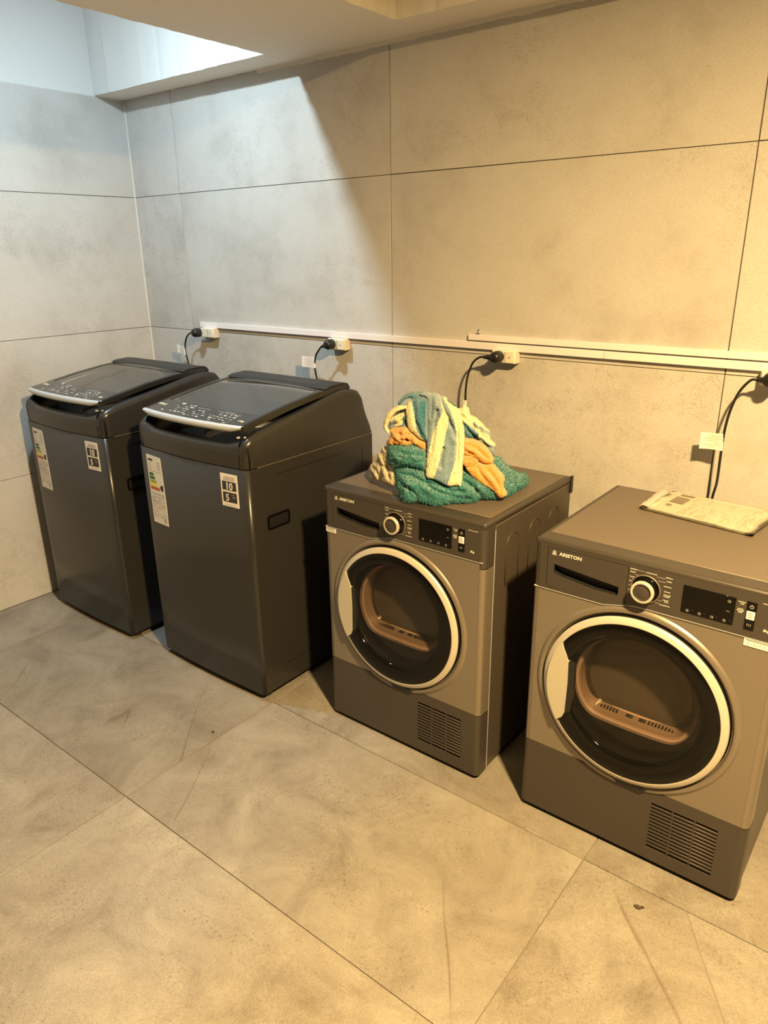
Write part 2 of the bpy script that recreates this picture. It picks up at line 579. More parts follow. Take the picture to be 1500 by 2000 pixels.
wb = MB(); wb.box((-0.1, 0.004, -0.1), (XR + 0.1, 0.12, 2.75), M['wgrout']); wall_back = struct(wb.obj('wall_back'))
wb = MB(); wb.box((-0.12, YF, -0.1), (-0.004, 0.004, CZ), M['wgrout']); wb.box((-0.12, YF, CZ + 0.0), (0.0, 0.004, 2.75), M['plaster'])
wall_left = struct(wb.obj('wall_left'))
wb = MB(); wb.box((XR, YF, -0.1), (XR + 0.12, 0.004, 2.75), M['grout']); wall_right = struct(wb.obj('wall_right'))
wb = MB(); wb.box((-0.12, YF - 0.12, -0.1), (XR + 0.12, YF, 2.75), M['grout']); wall_front = struct(wb.obj('wall_front'))
fb = MB(); fb.box((-0.12, YF - 0.1, -0.12), (XR + 0.12, 0.1, -0.004), M['grout']); floor = struct(fb.obj('floor'))

GAP = 0.0011
def tile(a, b, parent, mat, name='tile'):
    c = [(a[i] + b[i]) / 2 for i in range(3)]
    mb = MB()
    mb.box([a[i] - c[i] for i in range(3)], [b[i] - c[i] for i in range(3)], mat, bevel=0.0009, seg=1)
    o = mb.obj(name, parent, c)
    return o

wx = [0.0, 0.3435, 1.5439, 2.7432, 3.943, XR]
wz = [0.0, 0.6, 1.2, 1.8, CZ]
GV_ = 0.0016
for i in range(len(wx) - 1):
    for j in range(len(wz) - 1):
        tile((wx[i] + GV_, 0.0, wz[j] + GAP), (wx[i + 1] - GV_, 0.010, wz[j + 1] - (GAP if j < 3 else 0)), wall_back, M['wtile'])
ly = [0.0, -1.2, -2.4, -3.6, -4.8, YF]
for i in range(len(ly) - 1):
    for j in range(len(wz) - 1):
        tile((-0.010, ly[i + 1] + GAP, wz[j] + GAP), (0.0, ly[i] - GAP, wz[j + 1] - (GAP if j < 3 else 0)), wall_left, M['wtile'])
        tile((XR, ly[i + 1] + GAP, wz[j] + GAP), (XR + 0.01, ly[i] - GAP, wz[j + 1] - GAP), wall_right, M['wtile'])
fwx = [0.0, 1.2, 2.4, 3.6, XR]
for i in range(len(fwx) - 1):
    for j in range(len(wz) - 1):
        tile((fwx[i] + GAP, YF - 0.01, wz[j] + GAP), (fwx[i + 1] - GAP, YF, wz[j + 1] - GAP), wall_front, M['wtile'])
fx = [0.0, 0.3526, 1.5375, 2.7360, 3.937, XR]
fy = [0.0, -0.1255, -0.7265, -1.3377, -1.938, -2.539, -3.14, -3.741, -4.342, -4.943, YF]
for i in range(len(fx) - 1):
    for j in range(len(fy) - 1):
        tile((fx[i] + GAP, fy[j + 1] + GAP, -0.010), (fx[i + 1] - GAP, fy[j] - GAP, 0.0), floor, M['ftile'])

# ceiling: soffit with two recesses, broken plaster edges
def rag(x, y, k=0.0):
    return noise.noise(Vector((x * 23 + k, y * 23, k))) * 0.005 + noise.noise(Vector((x * 70 + k, y * 70, k))) * 0.002
cb = MB()
ZR = 2.66
H1 = (0.0, 1.095, -1.95, -0.150)     # recess 1 (cool): x0 x1 y0 y1
H2 = (1.700, 4.6, -3.0, -0.166)      # recess 2 (warm)
def soffit(x0, x1, y0, y1, rl=0, rr=0, rb=0, rf=0):
    """underside patch, edges flagged r* get a ragged outline; sides go up"""
    nx = max(2, int((x1 - x0) / 0.02)); ny = max(2, int((y1 - y0) / 0.02))
    rows = []
    for j in range(ny + 1):
        row = []
        for i in range(nx + 1):
            x = x0 + (x1 - x0) * i / nx; y = y0 + (y1 - y0) * j / ny
            dx = dy = 0
            if i == 0 and rl: dx = rag(x, y, 1)
            if i == nx and rr: dx = rag(x, y, 2)
            if j == 0 and rb: dy = rag(x, y, 3)
            if j == ny and rf: dy = rag(x, y, 4)
            row.append(Vector((x + dx, y + dy, CZ + rag(x, y, 9) * 0.25)))
        rows.append(row)
    cb.grid(rows, M['paint'], True)
    def wall(line, m):
        topl = [Vector((p.x, p.y, ZR)) for p in line]
        mid = [Vector((p.x, p.y, CZ + 0.012)) for p in line]
        cb.grid([line, mid, topl], m, False)
    if rl: wall([r[0] for r in rows], M['paint'] if rl == 2 else M['plaster'])
    if rr: wall([r[-1] for r in rows], M['paint'] if rr == 2 else M['plaster'])
    if rb: wall(rows[0], M['paint'] if rb == 2 else M['plaster'])
    if rf: wall(rows[-1], M['paint'] if rf == 2 else M['plaster'])
soffit(0.0, H1[1], H1[3], 0.0, rb=1)
soffit(H1[1], H2[0], -3.0, 0.0, rl=1, rr=2)
soffit(H2[0], H2[1], H2[3], 0.0, rb=2)
soffit(H2[1], XR, -3.0, 0.0, rl=2)
soffit(0.0, H1[1], -3.0, H1[2], rf=1)
soffit(0.0, XR, YF, -3.0, rf=2)
cb.box((-0.12, YF - 0.12, ZR), (XR + 0.12, 0.12, ZR + 0.08), M['plaster'])
ceiling = struct(cb.obj('ceiling', recalc=False))

# plaster bead where back wall meets ceiling, sealant in the corner
rows = []
for i in range(260):
    x = 0.9 + (XR - 0.9) * i / 259
    h = 0.012 + 0.005 * noise.noise(Vector((x * 9, 1, 0))) + 0.003 * noise.noise(Vector((x * 40, 2, 0)))
    rows.append([Vector((x, 0.0, CZ - h)), Vector((x, -h * 0.45, CZ - h * 0.55)), Vector((x, -h * 0.8, CZ))])
tb = MB(); tb.grid(rows, M['bead'], True); struct(tb.obj('trim_1', recalc=False))
rows = []
for i in range(120):
    z = 0.0 + CZ * i / 119
    h = 0.0045 + 0.0012 * noise.noise(Vector((z * 12, 5, 0)))
    rows.append([Vector((0.0, -h, z)), Vector((h * 0.4, -h * 0.4, z)), Vector((h, 0, z))])
tb = MB(); tb.grid(rows, M['bead'], True); struct(tb.obj('trim_2', recalc=False))
rows = []
for i in range(140):
    y = -YF * -1 * i / 139
    h = 0.004 + 0.003 * noise.noise(Vector((y * 16, 8, 0))) + 0.002 * noise.noise(Vector((y * 60, 8, 0)))
    rows.append([Vector((0.0, y, CZ - h)), Vector((h * 0.9, y, CZ)), Vector((0.0, y, CZ + h))])
tb = MB(); tb.grid(rows, M['plaster'], True); struct(tb.obj('trim_3', recalc=False))

# ------------------------------------------------------------------ lamps up in the recesses (out of frame)
for nm, L_, lab in (('ceiling_lamp', COOL, 'round cool white lamp up in the left ceiling recess'),
                    ('ceiling_lamp', WARM, 'round warm yellow lamp up in the right ceiling recess')):
    t = empty(nm, (L_[0], L_[1], ZR), lab, 'ceiling lamp')
    b_ = MB(); b_.lathe([(0.0, 0.0), (0.05, 0.0), (0.05, -0.02), (0.018, -0.025), (0.018, L_[2] + 0.08 - ZR), (0.030, L_[2] + 0.07 - ZR), (0.032, L_[2] + 0.045 - ZR), (0.0, L_[2] + 0.04 - ZR)], M['lamp'], axis='z', n=32)
    b_.obj('lamp_body', t)

# ------------------------------------------------------------------ washing machines
def lid_z(y):
    ys = [-0.79, -0.755, -0.72, -0.629, -0.506, -0.38, -0.28, -0.215]
    zs = [1.008, 1.013, 1.018, 1.034, 1.055, 1.071, 1.078, 1.080]
    return float(np.interp(y, ys, zs))

def make_washer(label, W=0.592):
    t = empty('washing_machine', (0, 0, 0), label, 'washing machine', 'dark top loading washers at the left')
    # local: x 0..W, y as in the room with front at -0.745
    F, B = -0.745, -0.100
    R = 0.014
    b_ = MB()
    ve = lambda e: abs((e.verts[0].co - e.verts[1].co).normalized().z) > 0.9 and min(e.verts[0].co.y, e.verts[1].co.y) < F + 0.01
    b_.box((0, F, 0.028), (W, B, 0.8785), M['shell'], bevel=R, seg=5, edges=ve)
    for xc in np.linspace(0.05, W - 0.05, 13):
        bmesh.ops.bisect_plane(b_.bm, geom=b_.bm.verts[:] + b_.bm.edges[:] + b_.bm.faces[:], plane_co=(xc, 0, 0), plane_no=(1, 0, 0))
    for zc in (0.25, 0.5):
        bmesh.ops.bisect_plane(b_.bm, geom=b_.bm.verts[:] + b_.bm.edges[:] + b_.bm.faces[:], plane_co=(0, 0, zc), plane_no=(0, 0, 1))
    bmesh.ops.bisect_plane(b_.bm, geom=b_.bm.verts[:] + b_.bm.edges[:] + b_.bm.faces[:], plane_co=(0, -0.55, 0), plane_no=(0, 1, 0))
    for f in b_.bm.faces:
        if f.normal.y < -0.5: f.smooth = True
    body = b_.obj('cabinet', t)
    b_ = MB()
    b_.box((0.02, F + 0.012, 0.012), (W - 0.02, B - 0.02, 0.030), M['black'])
    b_.obj('base', t)
    # pressed lines and panel on the sides
    for xs, o_ in ((W, 1), (0, -1)):
        b_ = MB()
        x0, x1 = xs - 0.0005, xs + 0.0014 * o_
        lo, hi = min(x0, x1), max(x0, x1)
        b_.box((lo, -0.62, 0.106), (hi, -0.14, 0.109), M['shell_side'])
        b_.box((lo, -0.62, 0.838), (hi, -0.16, 0.841), M['shell_side'])
        b_.box((lo, -0.163, 0.109), (hi, -0.160, 0.838), M['shell_side'])
        b_.obj('pressed_line', body)
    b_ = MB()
    b_.box((W - 0.0006, -0.70, 0.8788), (W + 0.0010, -0.11, 0.8806), M['seam_glint'])  # lighter brown strip paints the light caught on the collar's lower edge
    b_.obj('seam_highlight', body)
    for fx_ in (0.05, W - 0.045):
        for fy_ in (F + 0.045, B - 0.06):
            f_ = MB(); f_.lathe([(0.0, 0.0), (0.024, 0.0), (0.027, 0.004), (0.027, 0.014), (0.021, 0.018), (0.021, 0.024), (0.0, 0.024)], M['black'], c=(fx_, fy_, 0), axis='z', n=24)
            f_.obj('foot', t)
    # collar: rounded shell with sloped top, dark well in the middle
    prof = [(F + 0.002, 0.8815), (F, 0.93), (F + 0.002, 0.952), (F + 0.012, 0.968), (F + 0.035, 0.984), (-0.669, 0.996),
            (-0.60, 1.008), (-0.52, 1.021), (-0.45, 1.033), (-0.38, 1.047), (-0.315, 1.059), (-0.255, 1.068), (-0.20, 1.064), (-0.172, 1.056), (-0.155, 1.036),
            (-0.130, 0.978), (-0.108, 0.920), (-0.100, 0.8815)]
    b_ = MB()
    ck = 0.030   # cheek width
    for side in (0, 1):
        xo = 0.0 if side == 0 else W
        sg = 1 if side == 0 else -1
        # cheek: outer face, rounded shoulder, inner face
        offs = [(0.0, 0.024), (0.002, 0.012), (0.008, 0.003), (0.016, 0.0), (ck, 0.0), (ck, 0.10)]
        rows = []
        for (dx, dz) in offs:
            row = []
            for k, (y, z) in enumerate(prof):
                zz = max(z - dz, 0.8815)
                yy = y
                if dz < 0.09:
                    # pull rounded corner in at front
                    yy = y + (max(0.0, (0.016 - dx)) * 0.9 if y < F + 0.004 else 0.0) + (-max(0.0, (0.016 - dx)) * 0.5 if (y > -0.14 and z > 0.95) else 0.0)
                row.append(Vector((xo + sg * dx, yy, zz)))
            rows.append(row)
        rows.insert(0, [Vector((xo, p.y, 0.8815)) for p in rows[0]])
        b_.grid(rows, M['shell'], True)
    # front apron between cheeks with curved scoop
    rows = []
    nx = 28
    for k, (y, z) in enumerate([(F + 0.002, 0.8815), (F, 0.925), (F + 0.001, 0.945), (F + 0.005, 0.950), (F + 0.014, 0.955), (F + 0.032, 0.952), (F + 0.038, 0.944), (F + 0.046, 0.915)]):
        row = []
        for i in range(nx + 1):
            u = i / nx
            x = ck + (W - 2 * ck) * u
            bow = math.sin(PI * u)
            zz = z + (0.016 * (1 - min(1, bow * 2.6)) if k >= 3 else 0)
            yy = y - (0.004 * bow if k < 6 else 0.012 * bow - 0.004)
            row.append(Vector((x, yy, zz)))
        rows.append(row)
    b_.grid(rows, M['shell'], True)
    # back strip
    rows = []
    for (y, z) in prof[11:]:
        rows.append([Vector((ck, y, z)), Vector((W - ck, y, z))])
    b_.grid(rows, M['shell'], True)
    b_.quad([(0.0, F + 0.02, 0.8805), (W, F + 0.02, 0.8805), (W, B - 0.008, 0.8805), (0, B - 0.008, 0.8805)], M['black'])
    collar = b_.obj('top_collar', t)
    # dark well under the lid, tub opening
    b_ = MB()
    cxm, cym = W / 2, -0.425
    b_.plate([(ck, F + 0.03), (W - ck, F + 0.03), (W - ck, -0.20), (ck, -0.20)], [circle(cxm, cym, 0.197, 48)], 0.915, 0.900, M['black'], plane='xy')
    b_.obj('well', t)
    b_ = MB()
    b_.lathe([(0.198, -0.02), (0.196, -0.03), (0.190, -0.035), (0.192, -0.42), (0.15, -0.45), (0.0, -0.44)], M['steel'], c=(cxm, cym, 0.921), axis='z', n=48)
    b_.lathe([(0.05, -0.44), (0.035, -0.32), (0.028, -0.16), (0.0, -0.15)], M['silver'], c=(cxm, cym, 0.921), axis='z', n=24)
    b_.obj('tub', t)
    # lid: crowned slab with a window
    x0, x1, y0, y1 = 0.024, W - 0.024, -0.722, -0.212
    nx, ny = 22, 40
    wx0, wx1, wy0, wy1 = 0.052, W - 0.052, -0.618, -0.340
    b_ = MB()
    def front_bow(u):
        return -0.030 * math.sin(PI * u) ** 0.8 if 0 < u < 1 else 0.0
    def LP(u, v, dz=0.0):
        # u across, v from front (0) to back (1)
        ya = y0 + front_bow(u)
        y = ya + (y1 - ya) * v
        x = x0 + (x1 - x0) * u
        z = lid_z(y) + 0.006 * math.sin(PI * u) + dz
        return Vector((x, y, z))
    us = sorted(set([i / nx for i in range(nx + 1)] + [(wx0 - x0) / (x1 - x0), (wx1 - x0) / (x1 - x0)]))
    va = (wy0 - y0) / (y1 - y0); vb = (wy1 - y0) / (y1 - y0)
    vsn = sorted(set([j / ny for j in range(ny + 1)] + [va, vb]))
    ua, ub = (wx0 - x0) / (x1 - x0), (wx1 - x0) / (x1 - x0)
    V = {}
    for layer, dz in ((0, 0.0), (1, -0.018)):
        for i, u in enumerate(us):
            for j, v in enumerate(vsn):
                V[layer, i, j] = b_.bm.verts.new(LP(u, v, dz))
    def rounded(u, v):
        # inside rounded window?
        px = x0 + (x1 - x0) * u; py = y0 + (y1 - y0) * v
        if not (wx0 < px < wx1 and wy0 < py < wy1):
            return False
        return True
    gl = MB()
    GV = {}
    nU, nV = len(us), len(vsn)
    bi = b_.mi(M['lidblack'])
    for i in range(nU - 1):
        for j in range(nV - 1):
            uc, vc = (us[i] + us[i + 1]) / 2, (vsn[j] + vsn[j + 1]) / 2
            if ua < uc < ub and va < vc < vb:
                q = []
                for (a, c_) in ((i, j), (i + 1, j), (i + 1, j + 1), (i, j + 1)):
                    if (a, c_) not in GV:
                        GV[a, c_] = gl.bm.verts.new(LP(us[a], vsn[c_], -0.0015))
                    q.append(GV[a, c_])
                gl._tag([gl.bm.faces.new(q)], M['lidglass'], True)
                continue
            for layer in (0, 1):
                f = b_.bm.faces.new([V[layer, i, j], V[layer, i + 1, j], V[layer, i + 1, j + 1], V[layer, i, j + 1]])
                f.smooth = True; f.material_index = bi
    # rim walls
    def wallline(idx):
        for (a, c_) in zip(idx[:-1], idx[1:]):
            try:
                f = b_.bm.faces.new([V[0, a[0], a[1]], V[0, c_[0], c_[1]], V[1, c_[0], c_[1]], V[1, a[0], a[1]]])
                f.material_index = bi
            except ValueError:
                pass
    wallline([(0, j) for j in range(nV)]); wallline([(nU - 1, j) for j in range(nV)])
    wallline([(i, 0) for i in range(nU)]); wallline([(i, nV - 1) for i in range(nU)])
    ia, ib = us.index(ua), us.index(ub); ja, jb = vsn.index(va), vsn.index(vb)
    wallline([(ia, j) for j in range(ja, jb + 1)]); wallline([(ib, j) for j in range(ja, jb + 1)])
    wallline([(i, ja) for i in range(ia, ib + 1)]); wallline([(i, jb) for i in range(ia, ib + 1)])
    lid = b_.obj('lid', t)
    gl.obj('window_pane', lid, recalc=False)
    # thin groove behind the controls
    # silver lip along front
    rows = []
    for i in range(25):
        u = i / 24
        p = LP(0.01 + 0.98 * u, 0.0)
        fl = 0.4 + 0.6 * min(1, math.sin(PI * u) * 4)
        rows.append([p + Vector((0, 0.010, 0.0012)), p + Vector((0, -0.003, 0.001)), p + Vector((0, -0.007, -0.004)), p + Vector((0, -0.007, -0.013 * fl)), p + Vector((0, -0.003, -0.020 * fl)), p + Vector((0, 0.012, -0.020 * fl))])
    lb = MB(); lb.grid(rows, M['silver'], True)
    lb.obj('lid_handle', lid)
    # rear hinge cover
    rows = []
    for u in (0.0, 1.0):
        x = x0 + 0.004 + (x1 - x0 - 0.008) * u
        rows.append([Vector((x, -0.325, lid_z(-0.325) + 0.004)), Vector((x, -0.300, 1.087)), Vector((x, -0.235, 1.090)), Vector((x, -0.205, 1.086)), Vector((x, -0.192, 1.072)), Vector((x, -0.192, 1.045))])
    hb = MB(); V_ = hb.grid(rows, M['black'], False)
    hb.bm.faces.new(V_[0]); hb.bm.faces.new(V_[1][::-1])
    hb.obj('hinge_cover', lid)
    # printed controls
    ang = math.atan2(lid_z(-0.62) - lid_z(-0.70), 0.08)
    def on_lid(x, y, dz=0.0):
        u = (x - x0) / (x1 - x0)
        return Vector((x, y, lid_z(y) + 0.006 * math.sin(PI * u) + 0.0006 + dz))
    text('brand_lettering', 'Whirlpool', 0.019, M['print'], lid, on_lid(0.040, -0.672, 0.0005), (ang, 0, -0.03), shear=0.25, bold=0.0003)
    text('capacity_lettering', '17kg', 0.015, M['print'], lid, on_lid(0.508, -0.697, 0.0005), (ang, 0, 0.02), bold=0.0002)
    pb = MB()
    rnd = random.Random(3)
    def dash(x, y, w_, h_, m=M['print']):
        a = on_lid(x, y); b2 = on_lid(x + w_, y); c_ = on_lid(x + w_, y + h_); d = on_lid(x, y + h_)
        pb.quad([a, b2, c_, d], m)
    for (xa, xb, rowsn, y_) in ((0.12, 0.235, 5, -0.716), (0.255, 0.345, 4, -0.726), (0.365, 0.470, 5, -0.728)):
        for r_ in range(rowsn):
            x = xa + 0.012 * (r_ % 2) + (0.02 if r_ >= rowsn - 2 else 0)
            while x < xb:
                w_ = rnd.uniform(0.010, 0.019)
                if rnd.random() < 0.78:
                    dash(x, y_ + 0.0155 * r_ + rnd.uniform(-.001, .001), w_, rnd.choice((0.0035, 0.0045, 0.006)), M['print'] if rnd.random() < 0.5 else M['printg'])
                x += w_ + rnd.uniform(0.006, 0.012)
    dash(0.150, -0.645, 0.024, 0.006)
    dash(0.262, -0.660, 0.070, 0.0025, M['printg'])
    dash(0.400, -0.652, 0.050, 0.0025, M['printg'])
    # fine outline round the right group
    for (xa, ya, xb, yb) in ((0.395, -0.7365, 0.482, -0.7350), (0.4805, -0.735, 0.482, -0.655), (0.36, -0.6565, 0.482, -0.655)):
        dash(xa, ya, xb - xa, yb - ya, M['printg'])
    pb.obj('control_print', lid, recalc=False)
    # side handles: framed pocket
    for xs, o_ in ((W, 1), (0.0, -1)):
        hb = MB()
        ring = rrect(-0.672, 0.650, -0.566, 0.702, 0.010)
        inn = rrect(-0.664, 0.657, -0.574, 0.695, 0.007)
        n_ = len(ring)
        rows = [[Vector((xs + 0.0002 * o_, p[0], p[1])) for p in ring], [Vector((xs + 0.003 * o_, p[0], p[1])) for p in ring],
                [Vector((xs + 0.003 * o_, p[0], p[1])) for p in inn], [Vector((xs + 0.0006 * o_, p[0], p[1])) for p in inn]]
        V_ = hb.grid(rows, M['gloss'], False, closed=True)
        hb._tag([hb.bm.faces.new(V_[3])], M['black'])
        hb.obj('side_handle', t)
    # energy label and seal sticker
    lx0, lx1, lz0, lz1 = 0.044, 0.142, 0.588, 0.852
    yf = F - 0.0006
    eb = MB()
    eb.plate([(lx0, lz0), (lx1, lz0), (lx1 + 0.002, 0.66), (lx1, 0.74), (lx1 - 0.004, lz1 - 0.008), (lx1 - 0.010, lz1), (lx0, lz1 + 0.002)], [], yf - 0.0004, yf + 0.0006, M['paper'])
    def q(xa, za, xb, zb, m, y=yf - 0.0008):
        eb.quad([(xa, y, za), (xb, y, za), (xb, y, zb), (xa, y, zb)], m)
    q(lx0 + .010, .833, lx0 + .040, .840, M['ink'])
    for k in range(3):
        q(lx1 - .030, .828 - .011 * k, lx1 - .012, .831 - .011 * k, M['inkl'])
        q(lx0 + .010, .820 - .010 * k, lx0 + .026, .822 - .010 * k, M['inkl'])
    q(lx0 + .006, .7935, lx1 - .008, .795, M['inkl'])
    for k, (m_, w_) in enumerate(((M['grn'], .026), (M['grn'], .032), (M['lime'], .038), (M['yel'], .044), (M['red'], .056))):
        za = .776 - .0135 * k
        eb.quad([(lx0 + .008, yf - .0008, za), (lx0 + .008 + w_, yf - .0008, za), (lx0 + .014 + w_, yf - .0008, za + .005), (lx0 + .008 + w_, yf - .0008, za + .010), (lx0 + .008, yf - .0008, za + .010)], m_)
    eb.quad([(lx1 - .028, yf - .0008, .735), (lx1 - .018, yf - .0008, .724), (lx1 - .006, yf - .0008, .724), (lx1 - .006, yf - .0008, .746), (lx1 - .018, yf - .0008, .746)], M['ink'])
    rnd = random.Random(5)
    z_ = .708
    while z_ > .600:
        x_ = lx0 + .008
        long_ = rnd.random() < 0.4
        while x_ < lx1 - .012:
            w_ = rnd.uniform(.008, .022) if not long_ else .06
            if rnd.random() < .8:
                q(x_, z_, min(x_ + w_, lx1 - .006), z_ + .0018, rnd.choice((M['inkl'], M['inkl'], M['pinkp'])))
            x_ += w_ + .005
        z_ -= rnd.choice((.0045, .0055, .008))
    q(lx1 - .022, .600, lx1 - .014, .612, M['inkl'])
    eb.obj('energy_label', t, recalc=False, label='white energy label with coloured rating bars')
    sb = MB()
    sx0, sx1, sz0, sz1 = 0.468, 0.546, 0.742, 0.857
    sb.box((sx0, yf - .0005, sz0), (sx1, yf + .0006, sz1), M['paper'])
    def q2(xa, za, xb, zb, m):
        sb.quad([(xa, yf - .0009, za), (xb, yf - .0009, za), (xb, yf - .0009, zb), (xa, yf - .0009, zb)], m)
    q2(sx0 + .007, .800, sx1 - .007, .831, M['ink'])
    q2(sx0 + .007, .758, sx1 - .007, .793, M['ink'])
    for k in range(3):
        q2(sx0 + .012 + .003 * k, .835 + .005 * k, sx1 - .012, .8375 + .005 * k, M['inkl'])
    q2(sx0 + .048, .784, sx0 + .060, .786, M['printg'])
    q2(sx0 + .050, .776, sx0 + .064, .7785, M['printg'])
    for k in range(4):
        q2(sx0 + .010 + .014 * k, .747, sx0 + .020 + .014 * k, .749, M['inkl'])
    st = sb.obj('badge_sticker', t, recalc=False, label='white sticker with black number panels')
    text('number_ten', '10', 0.037, M['paper'], st, ((sx0 + sx1) / 2, yf - .0012, .802), align='CENTER', bold=0.0005)
    text('number_five', '5', 0.034, M['paper'], st, (sx0 + .027, yf - .0012, .762), align='CENTER', bold=0.0005)
    # small pair of hinge pin lights at the collar corner
    cbm = MB()
    for k in range(2):
        cbm.box((W - 0.052 + 0.018 * k, -0.733 + 0.014 * k, 0.978), (W - 0.044 + 0.018 * k, -0.722 + 0.016 * k, 0.984), M['silver'], bevel=0.0015)
    cbm.obj('lid_stop', t)
    return t

W1L = 'graphite top loading washing machine in the corner beside the left wall'
W2L = 'graphite top loading washing machine next to the first dryer, second from the left'
def bow_front(root, W=0.592):
    for o in [root] + list(root.children_recursive):
        if o.type != 'MESH' or o.name.startswith(('lid', 'window', 'tub', 'well', 'base', 'foot', 'hinge', 'brand', 'capacity', 'control', 'number')):
            continue
        for v in o.data.vertices:
            c = v.co
            if c.y < -0.55 and 0 <= c.x <= W:
                k = min(1.0, (-0.55 - c.y) / 0.18)
                c.y -= 0.015 * math.sin(PI * c.x / W) * k * (0.55 + 0.45 * min(1, max(0, c.z) / 0.5))
    for o in root.children_recursive:
        if o.name.startswith('number'):
            xm = 0.507
            o.location.y -= 0.0150 * math.sin(PI * xm / W) + 0.0006
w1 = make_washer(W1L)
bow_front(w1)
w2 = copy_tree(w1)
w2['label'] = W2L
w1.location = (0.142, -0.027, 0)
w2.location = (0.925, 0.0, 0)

# ------------------------------------------------------------------ dryers
DW = 0.595
def make_dryer(label):
    t = empty('tumble_dryer', (0, 0, 0), label, 'tumble dryer', 'champagne front loading dryers at the right')
    # local: x 0..DW, y 0 is the front plane, y grows to the wall
    D = 0.548
    RC = 0.016
    def corners(b_, z0, z1, m, d=0.052):
        for s in (0, 1):
            pts = []
            a = arc(RC, RC, RC, PI, 1.5 * PI, 6)
            pts = [(0, d)] + a
            if s:
                pts = [(DW - p[0], p[1]) for p in pts]
            b_.grid([[Vector((p[0], p[1], z0)) for p in pts], [Vector((p[0], p[1], z1)) for p in pts]], m, True)
    # cabinet (sides, back)
    b_ = MB()
    b_.box((0.003, 0.058, 0.016), (DW - 0.003, D, 0.828), M['cab'], bevel=0.004)
    cab = b_.obj('cabinet', t)
    # silver strip painting the side panel's edge highlight, and pressed arches on the sides
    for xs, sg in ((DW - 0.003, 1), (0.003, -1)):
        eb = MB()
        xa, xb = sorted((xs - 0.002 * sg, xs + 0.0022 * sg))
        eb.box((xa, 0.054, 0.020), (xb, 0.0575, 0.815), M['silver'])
        eb.obj('side_edge_highlight', cab, label='pale strip painting the highlight on the side panel edge')
        ab = MB()
        for yc in (0.16, 0.30, 0.43):
            pts = [Vector((xs + 0.0012 * sg, yc - 0.038, 0.62))] + [Vector((xs + 0.0012 * sg, yc + 0.038 * math.cos(a), 0.74 + 0.038 * math.sin(a))) for a in [PI - PI * k / 8 for k in range(9)]] + [Vector((xs + 0.0012 * sg, yc + 0.038, 0.62))]
            ab.tube(pts, 0.0014, M['cab'], n=5)
        ab.obj('pressed_rib', cab)
    # base
    b_ = MB()
    b_.box((0.012, 0.014, 0.0), (DW - 0.012, 0.50, 0.018), M['black'])
    b_.obj('base', t)
    # plinth with vent
    vx0, vx1, vz0, vz1 = 0.369, 0.532, 0.054, 0.198
    b_ = MB()
    b_.plate([(RC, 0.016), (DW - RC, 0.016), (DW - RC, 0.2325), (0.365, 0.2325), (0.350, 0.226), (0.270, 0.226), (0.255, 0.2325), (RC, 0.2325)], [rrect(vx0, vz0, vx1, vz1, 0.003, 2)], 0.0, 0.014, M['dchamp'])
    corners(b_, 0.016, 0.2325, M['dchamp'])
    pl = b_.obj('plinth', t)
    b_ = MB(); b_.quad([(vx0 - .02, 0.050, vz0 - .02), (vx1 + .02, 0.050, vz0 - .02), (vx1 + .02, 0.050, vz1 + .02), (vx0 - .02, 0.050, vz1 + .02)], M['black'])
    b_.obj('vent_backing', pl, recalc=False)
    ns = 13
    sm = None
    pitch_ = (vz1 - vz0) / ns
    for k in range(ns - 1):
        z_ = vz0 + pitch_ * (k + 1)
        if sm is None:
            s_ = MB(); s_.box((vx0 - .001, 0.0006, -0.0031), (vx1 + .001, 0.008, 0.0031), M['dchamp'], bevel=0.0008, seg=1)
            so = s_.obj('slat', pl, (0, 0, z_)); sm = so.data
        else:
            link('slat', sm, pl, (0, 0, z_))
    s_ = MB()
    for k in (1, 2):
        xx = vx0 + (vx1 - vx0) * k / 3
        s_.box((xx - .0015, 0.0003, vz0), (xx + .0015, 0.010, vz1), M['dchamp'])
    s_.obj('vent_bar', pl)
    # release catch under the door
    b_ = MB()
    b_.plate([(0.262, 0.2335), (0.276, 0.218), (0.340, 0.218), (0.356, 0.2335)], [], -0.006, 0.004, M['black'])
    b_.obj('catch', t)
    # front panel with round opening and rolled ring
    CX, CZd = 0.287, 0.470
    RH = 0.2445
    zt = lambda x: 0.7135 if x < 0.19 else (0.7135 + (x - 0.19) / 0.08 * 0.018 if x < 0.27 else 0.7315)
    topline = [(DW - RC, 0.7315), (0.27, 0.7315), (0.19, 0.7125), (RC, 0.7125)]
    b_ = MB()
    # hole pokes slightly under the plinth line: opening meets the lower edge
    b_.plate([(RC, 0.2345)] + [(CX - 0.075, 0.2345)] + [(CX + 0.075, 0.2345), (DW - RC, 0.2345)] + topline, [circle(CX, CZd, 0.237, 72)], 0.001, 0.012, M['champ'])
    corners(b_, 0.2345, 0.7125, M['champ'])
    # rolled swage round the opening
    b_.lathe([(0.2585, 0.0012), (0.2545, -0.0035), (0.249, -0.0060), (0.244, -0.0058), (0.240, -0.0025), (0.238, 0.004), (0.237, 0.03)], M['champ'], c=(CX, 0, CZd), n=96)
    b_.obj('front_panel', t)
    # highlight on the control panel's bottom seam, put in as a silver strip
    # control panel
    b_ = MB()
    b_.plate([(RC, 0.7145), (0.19, 0.7145), (0.27, 0.7335), (DW - RC, 0.7335), (DW - RC, 0.838), (RC, 0.838)], [rrect(0.036, 0.7215, 0.246, 0.8325, 0.004, 3)], -0.0015, 0.02, M['dchamp'])
    corners(b_, 0.7145, 0.838, M['dchamp'])
    cp = b_.obj('control_panel', t)
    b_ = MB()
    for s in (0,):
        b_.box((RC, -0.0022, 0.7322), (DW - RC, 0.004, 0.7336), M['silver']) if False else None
    rows_ = []
